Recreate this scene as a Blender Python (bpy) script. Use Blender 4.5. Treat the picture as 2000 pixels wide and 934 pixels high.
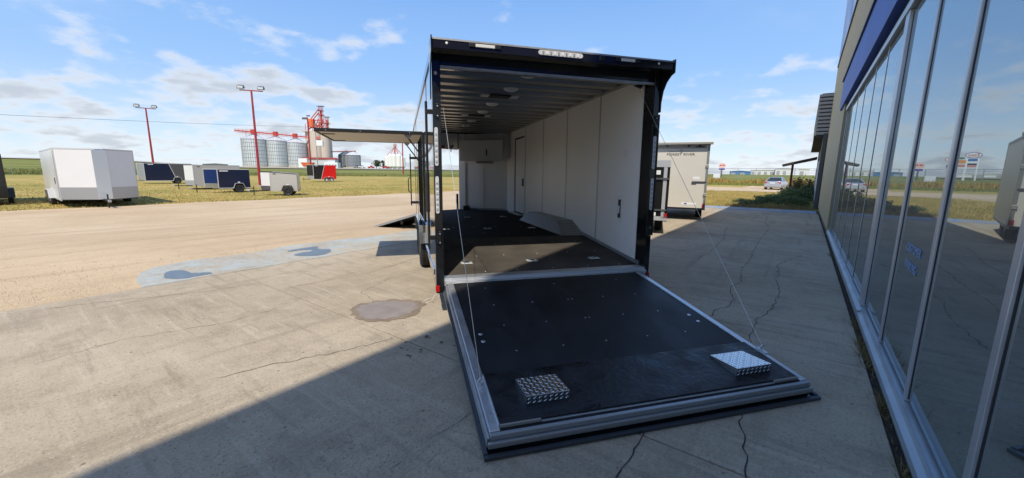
import bpy, math, random
from mathutils import Vector, Matrix
random.seed(7)
rad = math.radians
S = bpy.context.scene
for o in list(bpy.data.objects): bpy.data.objects.remove(o)
COL = S.collection

# ------------------------------------------------------------------ camera
PITCH, ROLL, FPX = rad(9.6546), rad(0.6875), 770.0
fw = Vector((0, math.cos(PITCH), -math.sin(PITCH)))
r0 = Vector((1, 0, 0)); u0 = r0.cross(fw)
Rv = r0*math.cos(ROLL)+u0*math.sin(ROLL); Uv = -r0*math.sin(ROLL)+u0*math.cos(ROLL)
cam = bpy.data.cameras.new('camera'); camo = bpy.data.objects.new('camera', cam); COL.objects.link(camo)
m3 = Matrix((Rv, Uv, -fw)).transposed()
camo.matrix_world = Matrix.Translation((0, 0, 1.5)) @ m3.to_4x4()
cam.sensor_width = 36; cam.lens = FPX/2000*36; cam.clip_start = .05; cam.clip_end = 9000
S.camera = camo

# ------------------------------------------------------------------ sky, sun, exposure
SUN_AZ, SUN_EL = 188.7, 53.7
W = bpy.data.worlds.new('World'); S.world = W; W.use_nodes = True
wn, wl = W.node_tree.nodes, W.node_tree.links
wn.clear()
def N(t, **k):
    n = wn.new(t)
    for a, b in k.items(): setattr(n, a, b)
    return n
def wmath(op, a, b=None, c=None):
    n = wn.new('ShaderNodeMath'); n.operation = op
    for i, v in enumerate((a, b, c)):
        if v is None: continue
        if isinstance(v, (int, float)): n.inputs[i].default_value = v
        else: wl.new(v, n.inputs[i])
    return n.outputs[0]
sky = N('ShaderNodeTexSky', sky_type='NISHITA', sun_disc=False)
sky.sun_elevation = rad(SUN_EL); sky.sun_rotation = rad(SUN_AZ)
sky.altitude = 600; sky.air_density = 1.0; sky.dust_density = 0.3; sky.ozone_density = 1.6
tc = N('ShaderNodeTexCoord'); sep = N('ShaderNodeSeparateXYZ'); wl.new(tc.outputs['Generated'], sep.inputs[0])
zz = wmath('ADD', wmath('MAXIMUM', sep.outputs[2], 0.0), 0.24)
cx = wmath('DIVIDE', sep.outputs[0], zz); cy = wmath('DIVIDE', sep.outputs[1], zz)
comb = N('ShaderNodeCombineXYZ'); wl.new(cx, comb.inputs[0]); wl.new(cy, comb.inputs[1])
def noise(vec, scale, detail=6, rough=.55, off=0.0):
    mp = N('ShaderNodeMapping'); wl.new(vec, mp.inputs[0]); mp.inputs['Location'].default_value = (off, off*.7, off*.3)
    n = N('ShaderNodeTexNoise'); wl.new(mp.outputs[0], n.inputs['Vector'])
    n.inputs['Scale'].default_value = scale; n.inputs['Detail'].default_value = detail; n.inputs['Roughness'].default_value = rough
    return n.outputs[0]
def wramp(v, a, b, smooth=True):
    n = N('ShaderNodeMapRange'); n.interpolation_type = 'SMOOTHSTEP' if smooth else 'LINEAR'
    wl.new(v, n.inputs[0]); n.inputs[1].default_value = a; n.inputs[2].default_value = b
    return n.outputs[0]
big = noise(comb.outputs[0], .8, 2, .5, 3.1)
puff = noise(comb.outputs[0], 3.5, 9, .55, 5.3)
zpos = wmath('MAXIMUM', sep.outputs[2], 0.0)
lowbias = wmath('MULTIPLY', wramp(zpos, .34, .06), .25)
dens = wmath('ADD', wmath('ADD', puff, wmath('MULTIPLY', wmath('SUBTRACT', big, .5), .35)), lowbias)
cmask = wmath('MULTIPLY', wramp(dens, .635, .85), .85)
cir = noise(comb.outputs[0], .55, 5, .6, 27.0)
cirm = wmath('MULTIPLY', wramp(cir, .46, .80), .3)
shade = noise(comb.outputs[0], 1.05, 9, .56, 11.22)
core = wramp(dens, .70, .90)
mixc = N('ShaderNodeMix', data_type='RGBA'); wl.new(core, mixc.inputs[0])
mixc.inputs[6].default_value = (3.95, 4.0, 4.1, 1); mixc.inputs[7].default_value = (2.45, 2.65, 2.95, 1)
def wmix(f, a, b):
    n = N('ShaderNodeMix', data_type='RGBA')
    for v, i in ((f, 0), (a, 6), (b, 7)):
        if isinstance(v, tuple): n.inputs[i].default_value = (*v, 1)
        else: wl.new(v, n.inputs[i])
    return n.outputs[2]
grad = wmix(wramp(zpos, .0, .25), (2.6, 3.15, 3.8), (1.25, 2.25, 3.95))
grad = wmix(wramp(zpos, .22, .50), grad, (.68, 1.6, 3.7))
hz = wmath('MULTIPLY', wramp(zpos, .85, .40), .85)
hzm = wmix(hz, sky.outputs[0], grad)
m1 = N('ShaderNodeMix', data_type='RGBA'); wl.new(cirm, m1.inputs[0]); wl.new(hzm, m1.inputs[6]); m1.inputs[7].default_value = (3.4, 3.8, 4.5, 1)
m2 = N('ShaderNodeMix', data_type='RGBA'); wl.new(cmask, m2.inputs[0]); wl.new(m1.outputs[2], m2.inputs[6]); wl.new(mixc.outputs[2], m2.inputs[7])
bg = N('ShaderNodeBackground'); bg.inputs[1].default_value = .122; wl.new(m2.outputs[2], bg.inputs[0])
wo = N('ShaderNodeOutputWorld'); wl.new(bg.outputs[0], wo.inputs[0])

sl = bpy.data.lights.new('sun', 'SUN'); sl.energy = 2.3; sl.angle = rad(.53); sl.color = (1, .92, .79)
so = bpy.data.objects.new('sun', sl); COL.objects.link(so)
ta = rad(SUN_AZ+180)
so.rotation_euler = Vector((math.sin(ta)*math.cos(rad(SUN_EL)), math.cos(ta)*math.cos(rad(SUN_EL)), -math.sin(rad(SUN_EL)))).to_track_quat('-Z', 'Y').to_euler()
so.location = (-5, -20, 40)
S.view_settings.view_transform = 'Standard'; S.view_settings.look = 'None'; S.view_settings.gamma = 1
S.view_settings.use_curve_mapping = False; S.view_settings.exposure = 0.98
S.render.engine = 'CYCLES'
S.cycles.max_bounces = 14; S.cycles.diffuse_bounces = 10; S.cycles.glossy_bounces = 6

# ------------------------------------------------------------------ materials
MATS = {}
def mat(name, col, rough=.6, metal=0.0, spec=.5, var=0.0, vscale=8.0, bump=0.0, bscale=60.0, stretch=(1, 1, 1), coat=0.0, col2=None, detail=5, rvar=0.0, emit=None):
    if name in MATS: return MATS[name]
    m = bpy.data.materials.new(name); m.use_nodes = True; MATS[name] = m
    nt = m.node_tree; b = nt.nodes['Principled BSDF']
    b.inputs['Base Color'].default_value = (*col, 1); b.inputs['Roughness'].default_value = rough
    b.inputs['Metallic'].default_value = metal; b.inputs['Specular IOR Level'].default_value = spec
    if coat: b.inputs['Coat Weight'].default_value = coat; b.inputs['Coat Roughness'].default_value = .04
    t = nt.nodes.new('ShaderNodeTexCoord'); mp = nt.nodes.new('ShaderNodeMapping'); mp.inputs['Scale'].default_value = stretch
    nt.links.new(t.outputs['Object'], mp.inputs[0])
    if var or col2 or rvar:
        n = nt.nodes.new('ShaderNodeTexNoise'); n.inputs['Scale'].default_value = vscale; n.inputs['Detail'].default_value = detail
        nt.links.new(mp.outputs[0], n.inputs['Vector'])
        if var or col2:
            r = nt.nodes.new('ShaderNodeMix'); r.data_type = 'RGBA'
            mr = nt.nodes.new('ShaderNodeMapRange'); mr.inputs[1].default_value = .32; mr.inputs[2].default_value = .68
            nt.links.new(n.outputs[0], mr.inputs[0]); nt.links.new(mr.outputs[0], r.inputs[0])
            c2 = col2 if col2 else tuple(c*(1+var) for c in col); c1 = col if col2 else tuple(c*(1-var) for c in col)
            r.inputs[6].default_value = (*c1, 1); r.inputs[7].default_value = (*c2, 1)
            nt.links.new(r.outputs[2], b.inputs['Base Color'])
        if rvar:
            q = nt.nodes.new('ShaderNodeMapRange'); q.inputs[1].default_value = .3; q.inputs[2].default_value = .7
            q.inputs[3].default_value = max(.02, rough-rvar); q.inputs[4].default_value = min(1, rough+rvar)
            nt.links.new(n.outputs[0], q.inputs[0]); nt.links.new(q.outputs[0], b.inputs['Roughness'])
    if bump:
        n2 = nt.nodes.new('ShaderNodeTexNoise'); n2.inputs['Scale'].default_value = bscale; n2.inputs['Detail'].default_value = 4
        nt.links.new(mp.outputs[0], n2.inputs['Vector'])
        bp = nt.nodes.new('ShaderNodeBump'); bp.inputs['Strength'].default_value = min(1, bump); bp.inputs['Distance'].default_value = .02
        nt.links.new(n2.outputs[0], bp.inputs['Height']); nt.links.new(bp.outputs[0], b.inputs['Normal'])
    return m

class NT:
    """small node helper for the richer ground materials"""
    def __init__(s, name):
        s.m = bpy.data.materials.new(name); s.m.use_nodes = True; MATS[name] = s.m
        s.n = s.m.node_tree.nodes; s.l = s.m.node_tree.links; s.b = s.n['Principled BSDF']
        s.tc = s.n.new('ShaderNodeTexCoord').outputs['Object']
    def put(s, v, sock):
        if isinstance(v, (int, float)): sock.default_value = v
        elif isinstance(v, tuple): sock.default_value = (*v, 1)
        else: s.l.new(v, sock)
    def map(s, scale=(1, 1, 1), rot=0, loc=(0, 0, 0)):
        m = s.n.new('ShaderNodeMapping'); m.inputs['Scale'].default_value = scale; m.inputs['Rotation'].default_value = (0, 0, rot); m.inputs['Location'].default_value = loc
        s.l.new(s.tc, m.inputs[0]); return m.outputs[0]
    def noise(s, scale, detail=6, rough=.6, vec=None):
        n = s.n.new('ShaderNodeTexNoise'); s.l.new(vec if vec else s.tc, n.inputs['Vector'])
        n.inputs['Scale'].default_value = scale; n.inputs['Detail'].default_value = detail; n.inputs['Roughness'].default_value = rough
        return n.outputs[0]
    def vor(s, scale, vec=None, feat='F1'):
        n = s.n.new('ShaderNodeTexVoronoi'); n.feature = feat; s.l.new(vec if vec else s.tc, n.inputs['Vector']); n.inputs['Scale'].default_value = scale
        return n
    def ramp(s, v, a, b, lo=0., hi=1.):
        n = s.n.new('ShaderNodeMapRange'); n.interpolation_type = 'SMOOTHSTEP'; s.put(v, n.inputs[0])
        for i, q in enumerate((a, b, lo, hi)): n.inputs[i+1].default_value = q
        return n.outputs[0]
    def mix(s, f, a, b, mode='MIX'):
        n = s.n.new('ShaderNodeMix'); n.data_type = 'RGBA'; n.blend_type = mode
        s.put(f, n.inputs[0]); s.put(a, n.inputs[6]); s.put(b, n.inputs[7]); return n.outputs[2]
    def math(s, op, a, b=0.):
        n = s.n.new('ShaderNodeMath'); n.operation = op; s.put(a, n.inputs[0]); s.put(b, n.inputs[1]); return n.outputs[0]
    def bump(s, h, strength, dist=.02):
        n = s.n.new('ShaderNodeBump'); n.inputs['Strength'].default_value = strength; n.inputs['Distance'].default_value = dist
        s.l.new(h, n.inputs['Height']); s.l.new(n.outputs[0], s.b.inputs['Normal'])
    def done(s, col, rough=.9, spec=.25):
        s.put(col, s.b.inputs['Base Color']); s.put(rough, s.b.inputs['Roughness']); s.b.inputs['Specular IOR Level'].default_value = spec
        return s.m

def concrete_mat(name, paint=None):
    t = NT(name)
    base = t.mix(t.ramp(t.noise(.35, 6, .6), .34, .66), (.385, .315, .225), (.50, .42, .315))
    base = t.mix(t.math('MULTIPLY', t.ramp(t.noise(1.6, 9, .72), .46, .68), .6), base, (.27, .222, .16))
    base = t.mix(t.math('MULTIPLY', t.ramp(t.noise(7.0, 8, .75), .50, .70), .45), base, (.29, .245, .185))
    base = t.mix(t.math('MULTIPLY', t.ramp(t.noise(5.0, 8, .75, t.map((1, 1, 1), 0, (9, 4, 2))), .54, .72), .5), base, (.56, .485, .38))
    st = t.noise(3.0, 7, .66, t.map((4.2, .35, 1), .12))
    base = t.mix(t.math('MULTIPLY', t.ramp(st, .52, .68), .5), base, (.55, .475, .37))
    st2 = t.noise(2.4, 7, .66, t.map((4.0, .3, 1), .05, (7, 3, 0)))
    base = t.mix(t.math('MULTIPLY', t.ramp(st2, .53, .68), .5), base, (.25, .208, .155))
    st3 = t.noise(1.1, 6, .6, t.map((.25, 3.2, 1), .35, (2, 8, 0)))
    base = t.mix(t.math('MULTIPLY', t.ramp(st3, .55, .68), .4), base, (.235, .20, .15))
    if paint:
        wear = t.ramp(t.math('ADD', t.noise(1.4, 8, .7), t.math('MULTIPLY', t.noise(9, 5, .7), .35)), .50, .80)
        base = t.mix(t.math('MULTIPLY', wear, .9), paint, base)
    grit = t.noise(55, 5, .75)
    base = t.mix(t.math('MULTIPLY', t.ramp(grit, .54, .66), .6), base, (.13, .108, .08))
    base = t.mix(t.math('MULTIPLY', t.ramp(grit, .44, .34), .55), base, (.62, .55, .45))
    v = t.vor(34)
    base = t.mix(t.math('MULTIPLY', t.ramp(v.outputs['Distance'], .2, .08), t.ramp(t.noise(1.3, 5, .7), .47, .62)), base, t.mix(.5, (.5, .45, .38), v.outputs['Color'], 'MULTIPLY'))
    spots = t.vor(5.5)
    base = t.mix(t.math('MULTIPLY', t.ramp(spots.outputs['Distance'], .075, .035), .75), base, (.12, .095, .07))
    t.bump(t.math('ADD', t.math('MULTIPLY', grit, .8), t.noise(16, 6, .75)), .55, .010)
    return t.done(base, .9, .25)
def gravel_mat():
    t = NT('gravel')
    base = t.mix(t.ramp(t.noise(.16, 5), .35, .65), (.50, .37, .235), (.59, .455, .30))
    base = t.mix(t.math('MULTIPLY', t.ramp(t.noise(.8, 7, .7, t.map((.12, 1.8, 1))), .48, .66), .6), base, (.40, .29, .18))
    peb = t.vor(26); ph = t.ramp(peb.outputs['Distance'], .1, .5)
    stony = t.ramp(t.noise(.28, 5), .45, .65)
    base = t.mix(t.math('MULTIPLY', stony, .3), base, t.mix(.6, base, peb.outputs['Color'], 'SOFT_LIGHT'))
    base = t.mix(t.math('MULTIPLY', t.ramp(t.noise(4.5, 8, .78), .50, .68), .45), base, (.38, .275, .175))
    base = t.mix(t.math('MULTIPLY', t.ramp(t.noise(6, 8, .78, t.map((1, 1, 1), 0, (5, 9, 1))), .52, .70), .45), base, (.68, .55, .39))
    g = t.noise(32, 6, .78)
    base = t.mix(t.math('MULTIPLY', t.ramp(g, .54, .68), .45), base, (.26, .19, .125))
    base = t.mix(t.math('MULTIPLY', t.ramp(g, .42, .30), .4), base, (.66, .55, .43))
    t.bump(t.math('ADD', g, t.math('MULTIPLY', ph, -.4)), .4, .02)
    return t.done(base, .95, .15)
def lawn_mat():
    t = NT('dry_lawn')
    dry = t.mix(t.ramp(t.noise(.9, 6, .65, t.map((.5, 1.5, 1), .3)), .35, .65), (.50, .37, .135), (.36, .28, .085))
    base = t.mix(t.ramp(t.noise(.12, 5), .46, .64), dry, (.27, .25, .065))
    base = t.mix(t.math('MULTIPLY', t.ramp(t.noise(5, 6, .75), .5, .66), .6), base, (.20, .165, .05))
    base = t.mix(t.math('MULTIPLY', t.ramp(t.noise(7, 6, .75), .54, .7), .5), base, (.60, .46, .21))
    t.bump(t.noise(9, 6, .75), .9, .06)
    return t.done(base, .95, .1)
def field_mat():
    t = NT('far_field')
    base = t.mix(t.ramp(t.noise(.03, 5, .6, t.map((.3, 2, 1))), .35, .65), (.16, .19, .05), (.25, .235, .075))
    base = t.mix(t.math('MULTIPLY', t.ramp(t.noise(.6, 6, .75), .5, .7), .5), base, (.07, .10, .02))
    t.bump(t.noise(2, 6, .75), .8, .2)
    return t.done(base, .95, .1)
M_conc = concrete_mat('concrete'); M_blue = concrete_mat('blue_painted_concrete', (.42, .475, .48)); M_blue2 = concrete_mat('blue_kerb_paint', (.15, .30, .52))
M_grav = gravel_mat(); M_lawn = lawn_mat(); M_field = field_mat()
K = mat
blk = K('gloss_black_paint', (.012, .012, .013), .12, coat=.4)
blk_s = K('black_skin', (.018, .018, .02), .10, coat=.8)
blk_m = K('black_matt', (.012, .012, .013), .45)
rub = K('rubber_black', (.014, .014, .014), .75, bump=.15, bscale=90, var=.3, vscale=5)
alu = K('aluminium', (.66, .67, .68), .34, .75, bump=.04, bscale=30, rvar=.08, vscale=6)
alu_d = K('aluminium_dull', (.48, .49, .5), .5, .85, var=.12, vscale=12)
chrome = K('polished_aluminium', (.8, .81, .82), .10, 1.0, bump=.12, bscale=2.2)
galv = K('galvanised_roof', (.30, .30, .295), .36, .9, var=.2, vscale=3, stretch=(1, 6, 1))
bowm = K('roof_bow_metal', (.30, .297, .285), .32, .8, var=.12, vscale=3, stretch=(.3, 6, 1))
liner = K('white_wall_lining', (.87, .86, .83), .42, var=.02, vscale=2, bump=.02, bscale=14)
trimw = K('white_trim', (.82, .82, .80), .35)
whitepl = K('white_plastic', (.8, .8, .79), .35)
cream = K('cream_lining', (.60, .53, .42), .6)
gasket = K('dark_gasket', (.02, .02, .02), .7)
red_l = K('red_lens', (.45, .012, .01), .2, coat=.5)
clear_l = K('clear_lens', (.62, .62, .64), .15, coat=.5)
led = K('led_chip', (.78, .78, .78), .25)
lampw = K('frosted_lens', (.72, .72, .70), .4)
deckm = K('ramp_deck_black', (.009, .010, .012), .55, spec=.35, col2=(.021, .022, .025), detail=9, stretch=(1.6, .8, 1), vscale=2.2, rvar=.1, bump=.05, bscale=120)
flapm = K('ramp_flap_black', (.010, .010, .012), .42, var=.5, vscale=6, rvar=.18, bump=.25, bscale=26)
floor_r = K('trailer_floor_rubber', (.010, .010, .010), .8, spec=.15, var=.4, vscale=6, bump=.2, bscale=70)
floorm = K('trailer_floor_black', (.055, .049, .042), .85, spec=.15, col2=(.10, .087, .072), vscale=2.4, bump=.1, bscale=80, detail=8)
tyre = K('tyre', (.022, .021, .02), .8, bump=.2, bscale=40, var=.25, vscale=8)
cable_m = K('steel_cable', (.55, .55, .55), .4, .7)

# ------------------------------------------------------------------ mesh helpers
class MB:
    def __init__(s): s.v = []; s.f = []; s.mi = []
    def add(s, vs, fs, mi=0):
        b = len(s.v); s.v += [tuple(q) for q in vs]; s.f += [tuple(b+i for i in f) for f in fs]; s.mi += [mi]*len(fs); return s
    def box(s, x0, x1, y0, y1, z0, z1, mi=0):
        if x0 > x1: x0, x1 = x1, x0
        if y0 > y1: y0, y1 = y1, y0
        if z0 > z1: z0, z1 = z1, z0
        return s.add([(x0, y0, z0), (x1, y0, z0), (x1, y1, z0), (x0, y1, z0), (x0, y0, z1), (x1, y0, z1), (x1, y1, z1), (x0, y1, z1)],
                     [(0, 3, 2, 1), (4, 5, 6, 7), (0, 1, 5, 4), (1, 2, 6, 5), (2, 3, 7, 6), (3, 0, 4, 7)], mi)
    def hexa(s, lo, hi, mi=0):
        return s.add(list(lo)+list(hi), [(0, 3, 2, 1), (4, 5, 6, 7), (0, 1, 5, 4), (1, 2, 6, 5), (2, 3, 7, 6), (3, 0, 4, 7)], mi)
    def prism(s, pts, a, b, axis='z', mi=0):
        """extrude a 2-D outline (counter-clockwise) between a and b along an axis"""
        n = len(pts)
        def P(p, w):
            return (p[0], p[1], w) if axis == 'z' else ((p[0], w, p[1]) if axis == 'y' else (w, p[0], p[1]))
        vs = [P(p, a) for p in pts]+[P(p, b) for p in pts]
        fs = [tuple(range(n-1, -1, -1)), tuple(range(n, 2*n))]+[(i, (i+1) % n, n+(i+1) % n, n+i) for i in range(n)]
        return s.add(vs, fs, mi)
    def tube(s, p0, p1, r0, r1=None, n=8, mi=0, caps=True):
        p0, p1 = Vector(p0), Vector(p1); r1 = r0 if r1 is None else r1
        d = (p1-p0).normalized(); a = d.orthogonal().normalized(); b = d.cross(a)
        vs = []
        for p, r in ((p0, r0), (p1, r1)):
            for i in range(n):
                t = 2*math.pi*i/n; vs.append(p+a*r*math.cos(t)+b*r*math.sin(t))
        fs = [(i, (i+1) % n, n+(i+1) % n, n+i) for i in range(n)]
        if caps: fs += [tuple(range(n-1, -1, -1)), tuple(range(n, 2*n))]
        return s.add(vs, fs, mi)
    def path(s, pts, r, n=6, mi=0):
        for a, b in zip(pts[:-1], pts[1:]): s.tube(a, b, r, r, n, mi)
        return s
    def lathe(s, prof, c=(0, 0, 0), n=24, axis='z', mi=0):
        vs = []; m = len(prof)
        for i in range(n):
            t = 2*math.pi*i/n
            for r, h in prof:
                x, y = r*math.cos(t), r*math.sin(t)
                q = (x, y, h) if axis == 'z' else ((h, x, y) if axis == 'x' else (x, h, y))
                vs.append((q[0]+c[0], q[1]+c[1], q[2]+c[2]))
        fs = []
        for i in range(n):
            j = (i+1) % n
            for k in range(m-1): fs.append((i*m+k, j*m+k, j*m+k+1, i*m+k+1))
        return s.add(vs, fs, mi)
    def loz(s, c, ux, uy, nz, l, w, h, mi=0):
        """raised lozenge bar of a checker plate"""
        c, ux, uy, nz = Vector(c), Vector(ux), Vector(uy), Vector(nz)
        return s.add([c-ux*l, c-uy*w, c+ux*l, c+uy*w, c+nz*h-ux*l*.55, c+nz*h-uy*w*.4, c+nz*h+ux*l*.55, c+nz*h+uy*w*.4],
                     [(4, 5, 6, 7), (0, 1, 5, 4), (1, 2, 6, 5), (2, 3, 7, 6), (3, 0, 4, 7)], mi)
def mesh(mb, mats, name, smooth=False):
    me = bpy.data.meshes.new(name); me.from_pydata(mb.v, [], mb.f)
    if not isinstance(mats, (list, tuple)): mats = [mats]
    for m in mats: me.materials.append(m)
    if len(mats) > 1: me.polygons.foreach_set('material_index', mb.mi)
    if smooth:
        me.polygons.foreach_set('use_smooth', [True]*len(me.polygons))
        try: me.set_sharp_from_angle(angle=rad(35))
        except Exception: pass
    me.update(); return me
def obj(name, mb, mats, parent=None, loc=None, rz=None, bevel=0, smooth=False, data=None):
    me = data if data else mesh(mb, mats, name, smooth)
    o = bpy.data.objects.new(name, me); COL.objects.link(o)
    if parent: o.parent = parent
    if loc is not None: o.location = loc
    if rz is not None: o.rotation_euler = (0, 0, rz)
    if bevel:
        bv = o.modifiers.new('bevel', 'BEVEL'); bv.width = bevel; bv.segments = 2; bv.limit_method = 'ANGLE'; bv.angle_limit = rad(40); bv.harden_normals = False
    return o
def tag(o, label, cat, group=None):
    o['label'] = label; o['category'] = cat
    if group: o['group'] = group
    return o
def thing(name, label, cat, loc=(0, 0, 0), rz=0, group=None):
    o = bpy.data.objects.new(name, None); COL.objects.link(o); o.location = loc; o.rotation_euler = (0, 0, rz); o.empty_display_size = .3
    return tag(o, label, cat, group)
def struct(o): o['kind'] = 'structure'; return o
def stuff(o, label=None, cat=None):
    o['kind'] = 'stuff'
    if label: o['label'] = label; o['category'] = cat
    return o
def B(): return MB()
def text_mesh(txt, size, mats, ext=.002, name='lettering', align='CENTER'):
    cu = bpy.data.curves.new(name, 'FONT'); cu.body = txt; cu.size = size; cu.extrude = ext; cu.align_x = align; cu.align_y = 'CENTER'
    t = bpy.data.objects.new('tmp_text', cu); COL.objects.link(t)
    dg = bpy.context.evaluated_depsgraph_get(); me = bpy.data.meshes.new_from_object(t.evaluated_get(dg))
    bpy.data.objects.remove(t); bpy.data.curves.remove(cu)
    me.name = name; me.materials.clear(); me.materials.append(mats); return me

# building frame: local x = along the facade (u), local y = away from the facade to the left (v)
BROT = rad(90-36.25)
bu = Vector((math.cos(BROT), math.sin(BROT))); bv_ = Vector((-math.sin(BROT), math.cos(BROT)))
def uvw(u, v): return (bu.x*u+bv_.x*v, bu.y*u+bv_.y*v)

# ------------------------------------------------------------------ ground
def sst(a, b, x):
    t = max(0, min(1, (x-a)/(b-a))); return t*t*(3-2*t)
def tz(x, y):
    r = math.hypot(x, y); az = math.degrees(math.atan2(x, y))
    left = 1-sst(-8, 16, az) if abs(az) < 120 else .3
    z = -.05-.47*left*sst(9, 21, r)-.15*(1-left)*sst(26, 50, r)
    z += 3.6*sst(150, 345, r)*(1 if abs(az) < 95 else .3)*left
    z += 2.0*sst(120, 400, r)*(1-left)
    if az < -34: z += 2.6*sst(-34, -46, az)*sst(130, 260, r)
    return z
def axis_vals(fine0, fine1, step, extra, far):
    a = [-far, -far*.5, -far*.25, -far*.12, -far*.06]
    q = fine0
    b = []
    while q <= fine1+1e-6: b.append(round(q, 4)); q += step
    c = [far*.06, far*.12, far*.25, far*.5, far]
    return sorted(set([v for v in a if v < fine0]+b+extra+[v for v in c if v > fine1]))
U = axis_vals(-60, 120, 2.0, [-6, 1.1, 19.6, 21.2], 5000) + []
V = axis_vals(-60, 200, 2.0, [6.63, 7.3, 8.0, 28.6, -30], 5000)
U = sorted(set(U+[140, 170, 210, 260, 330, -80, -110, -150, -200, -260])); V = sorted(set(V+[230, 260, 300, 340, 380, -90, -150]))
def grid(us, vs, off, keep=None, jit=None):
    mb = B(); ix = {}
    def vid(i, j):
        if (i, j) not in ix:
            u, v = us[i], vs[j]
            if jit: u, v = jit(u, v)
            x, y = uvw(us[i], vs[j]); ix[(i, j)] = len(mb.v); mb.v.append((u, v, tz(x, y)+off))
        return ix[(i, j)]
    for i in range(len(us)-1):
        for j in range(len(vs)-1):
            uc, vc = (us[i]+us[i+1])/2, (vs[j]+vs[j+1])/2
            if keep and not keep(uc, vc): continue
            mb.f.append((vid(i, j), vid(i+1, j), vid(i+1, j+1), vid(i, j+1))); mb.mi.append(0)
    return mb
def is_field(u, v):
    x, y = uvw(u, v); az = math.degrees(math.atan2(x, y)); r = math.hypot(x, y)
    return r > 138 or (az > 15 and u > 76)
def kp_field(u, v): return is_field(u, v)
lawn = obj('ground', grid(U, V, 0, lambda u, v: not is_field(u, v)), M_lawn, rz=BROT, smooth=True); struct(lawn)
fld = obj('far_field', grid(U, V, 0, is_field), M_field, rz=BROT, smooth=True); struct(fld)
def is_gravel(u, v):
    if 6.63 < v < 28.6 and -60 < u < 60: return not (21.2 < u < 44 and v < 9.0)
    return -30 < v <= 6.63 and 46 < u < 70
def gj(u, v):
    if abs(v-28.6) < .01: v += .35*math.sin(u*.9)+.25*math.sin(u*2.3+1)
    if abs(u-70) < .01 or abs(u-46) < .01: u += .8*math.sin(v*.4)
    return u, v
gy = obj('gravel_yard', grid(U, V, .03, is_gravel, gj), M_grav, rz=BROT, smooth=True); struct(gy)
# a pale road beyond the fence
mb = B()
for k in range(40):
    a0, a1 = rad(-62+k*2.2), rad(-62+(k+1)*2.2)
    q = []
    for a, r in ((a0, 262), (a1, 262), (a1, 290), (a0, 290)):
        x, y = math.sin(a)*r, math.cos(a)*r; q.append((x, y, tz(x, y)+.35))
    mb.add(q, [(3, 2, 1, 0)])
rd = obj('far_road', mb, K('pale_road', (.42, .37, .31), .9, var=.1, vscale=.2)); struct(rd)

# concrete pavement: slabs with open joints
pave = bpy.data.objects.new('concrete_pavement', None); COL.objects.link(pave); pave.rotation_euler = (0, 0, BROT); struct(pave)
G = .006
us = [-7, 2.13, 10.9, 19.62]
for a, b in zip(us[:-1], us[1:]):
    obj('slab', B().box(a+G, b-G, -.55, 6.62, -.16, 0), M_conc, pave, bevel=.006)
bs = [1.1, 2.85, 4.1, 5.5, 7.1, 8.8, 10.6, 12.4, 14.2, 16.0, 17.8, 19.62]
for i, (a, b) in enumerate(zip(bs[:-1], bs[1:])):
    pts = [(a+G, 6.635), (b-G, 6.635), (b-G, 7.97+.12*math.sin(b*2)), ((a+b)/2, 8.02+.1*math.sin(a*3)), (a+G, 7.97+.12*math.sin(a*2))]
    if i == 0: pts = [(1.12, 6.635), (b-G, 6.635), (b-G, 7.97+.12*math.sin(b*2)), (1.9, 8.0), (1.5, 7.86), (1.28, 7.6), (1.15, 7.15)]
    obj('painted_slab', B().prism(pts, -.16, .004), M_blue, pave, bevel=.006)
for a, b in ((-.5, 1.9), (1.9, 4.3), (4.3, 6.62)):
    obj('painted_slab', B().box(19.64, 21.1, a+G, b-G, -.16, .012), M_blue2, pave, bevel=.01)
obj('joint_filler', B().box(-7, 21, -.5, 7.6, -.25, -.05), K('joint_dirt', (.05, .042, .033), .95), pave)
# cracks: thin ragged openings
M_crack = K('crack_dirt', (.055, .047, .04), .95)
def crack(pts, w, z=.0025, name='crack', m=None):
    P = []
    for (a, b) in zip(pts[:-1], pts[1:]):
        a, b = Vector(a), Vector(b); L = (b-a).length; n = max(2, min(14, int(L/.05)))
        d = (b-a).normalized(); nn = Vector((-d.y, d.x))
        for k in range(n):
            t = k/n; P.append(a+(b-a)*t+nn*random.uniform(-1, 1)*min(.02, L*.06)*(k > 0))
    P.append(Vector(pts[-1])); mb = B(); L = []
    for i, p in enumerate(P):
        d = (P[min(i+1, len(P)-1)]-P[max(i-1, 0)]).normalized(); nn = Vector((-d.y, d.x))
        e = min(1, min(i, len(P)-1-i)/3+.25); h = w*e*random.uniform(.35, 1.0)
        L.append((p+nn*h, p-nn*h*random.uniform(.5, 1)))
    for (a, b), (c, d) in zip(L[:-1], L[1:]):
        k = len(mb.v); mb.v += [(a.x, a.y, z), (b.x, b.y, z), (d.x, d.y, z), (c.x, c.y, z)]; mb.f.append((k, k+1, k+2, k+3)); mb.mi.append(0)
    return obj(name, mb, m or M_crack, pave)
cA = [(17.85, .99), (14.4, .85), (13.25, .66), (12.1, .69), (10.85, .71), (9.71, .7), (8.46, .65), (7.43, .66), (6.98, .66), (6.55, .61), (6.26, .58), (5.92, .65), (5.53, .59), (5.34, .54), (5.04, .55), (4.81, .64), (4.46, .66), (3.9, .62), (3.2, .64), (2.6, .6), (2.12, .6), (1.98, .6), (1.93, .59), (1.81, .6), (1.72, .6), (1.2, .62)]
cB = [(9.28, -.13), (8.62, .05), (7.93, .22), (7.02, .17), (6.81, .22), (6.6, .16), (6.0, .11), (5.44, .14), (5.16, .15), (4.78, .25), (4.5, .26), (4.32, .25), (3.97, .25), (3.4, .2), (2.62, .17), (2.55, .15), (2.48, .12), (2.36, .12), (2.3, .09), (2.2, .09), (1.9, .09)]
crack(cA, .0065); crack(cB, .0055)
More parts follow.
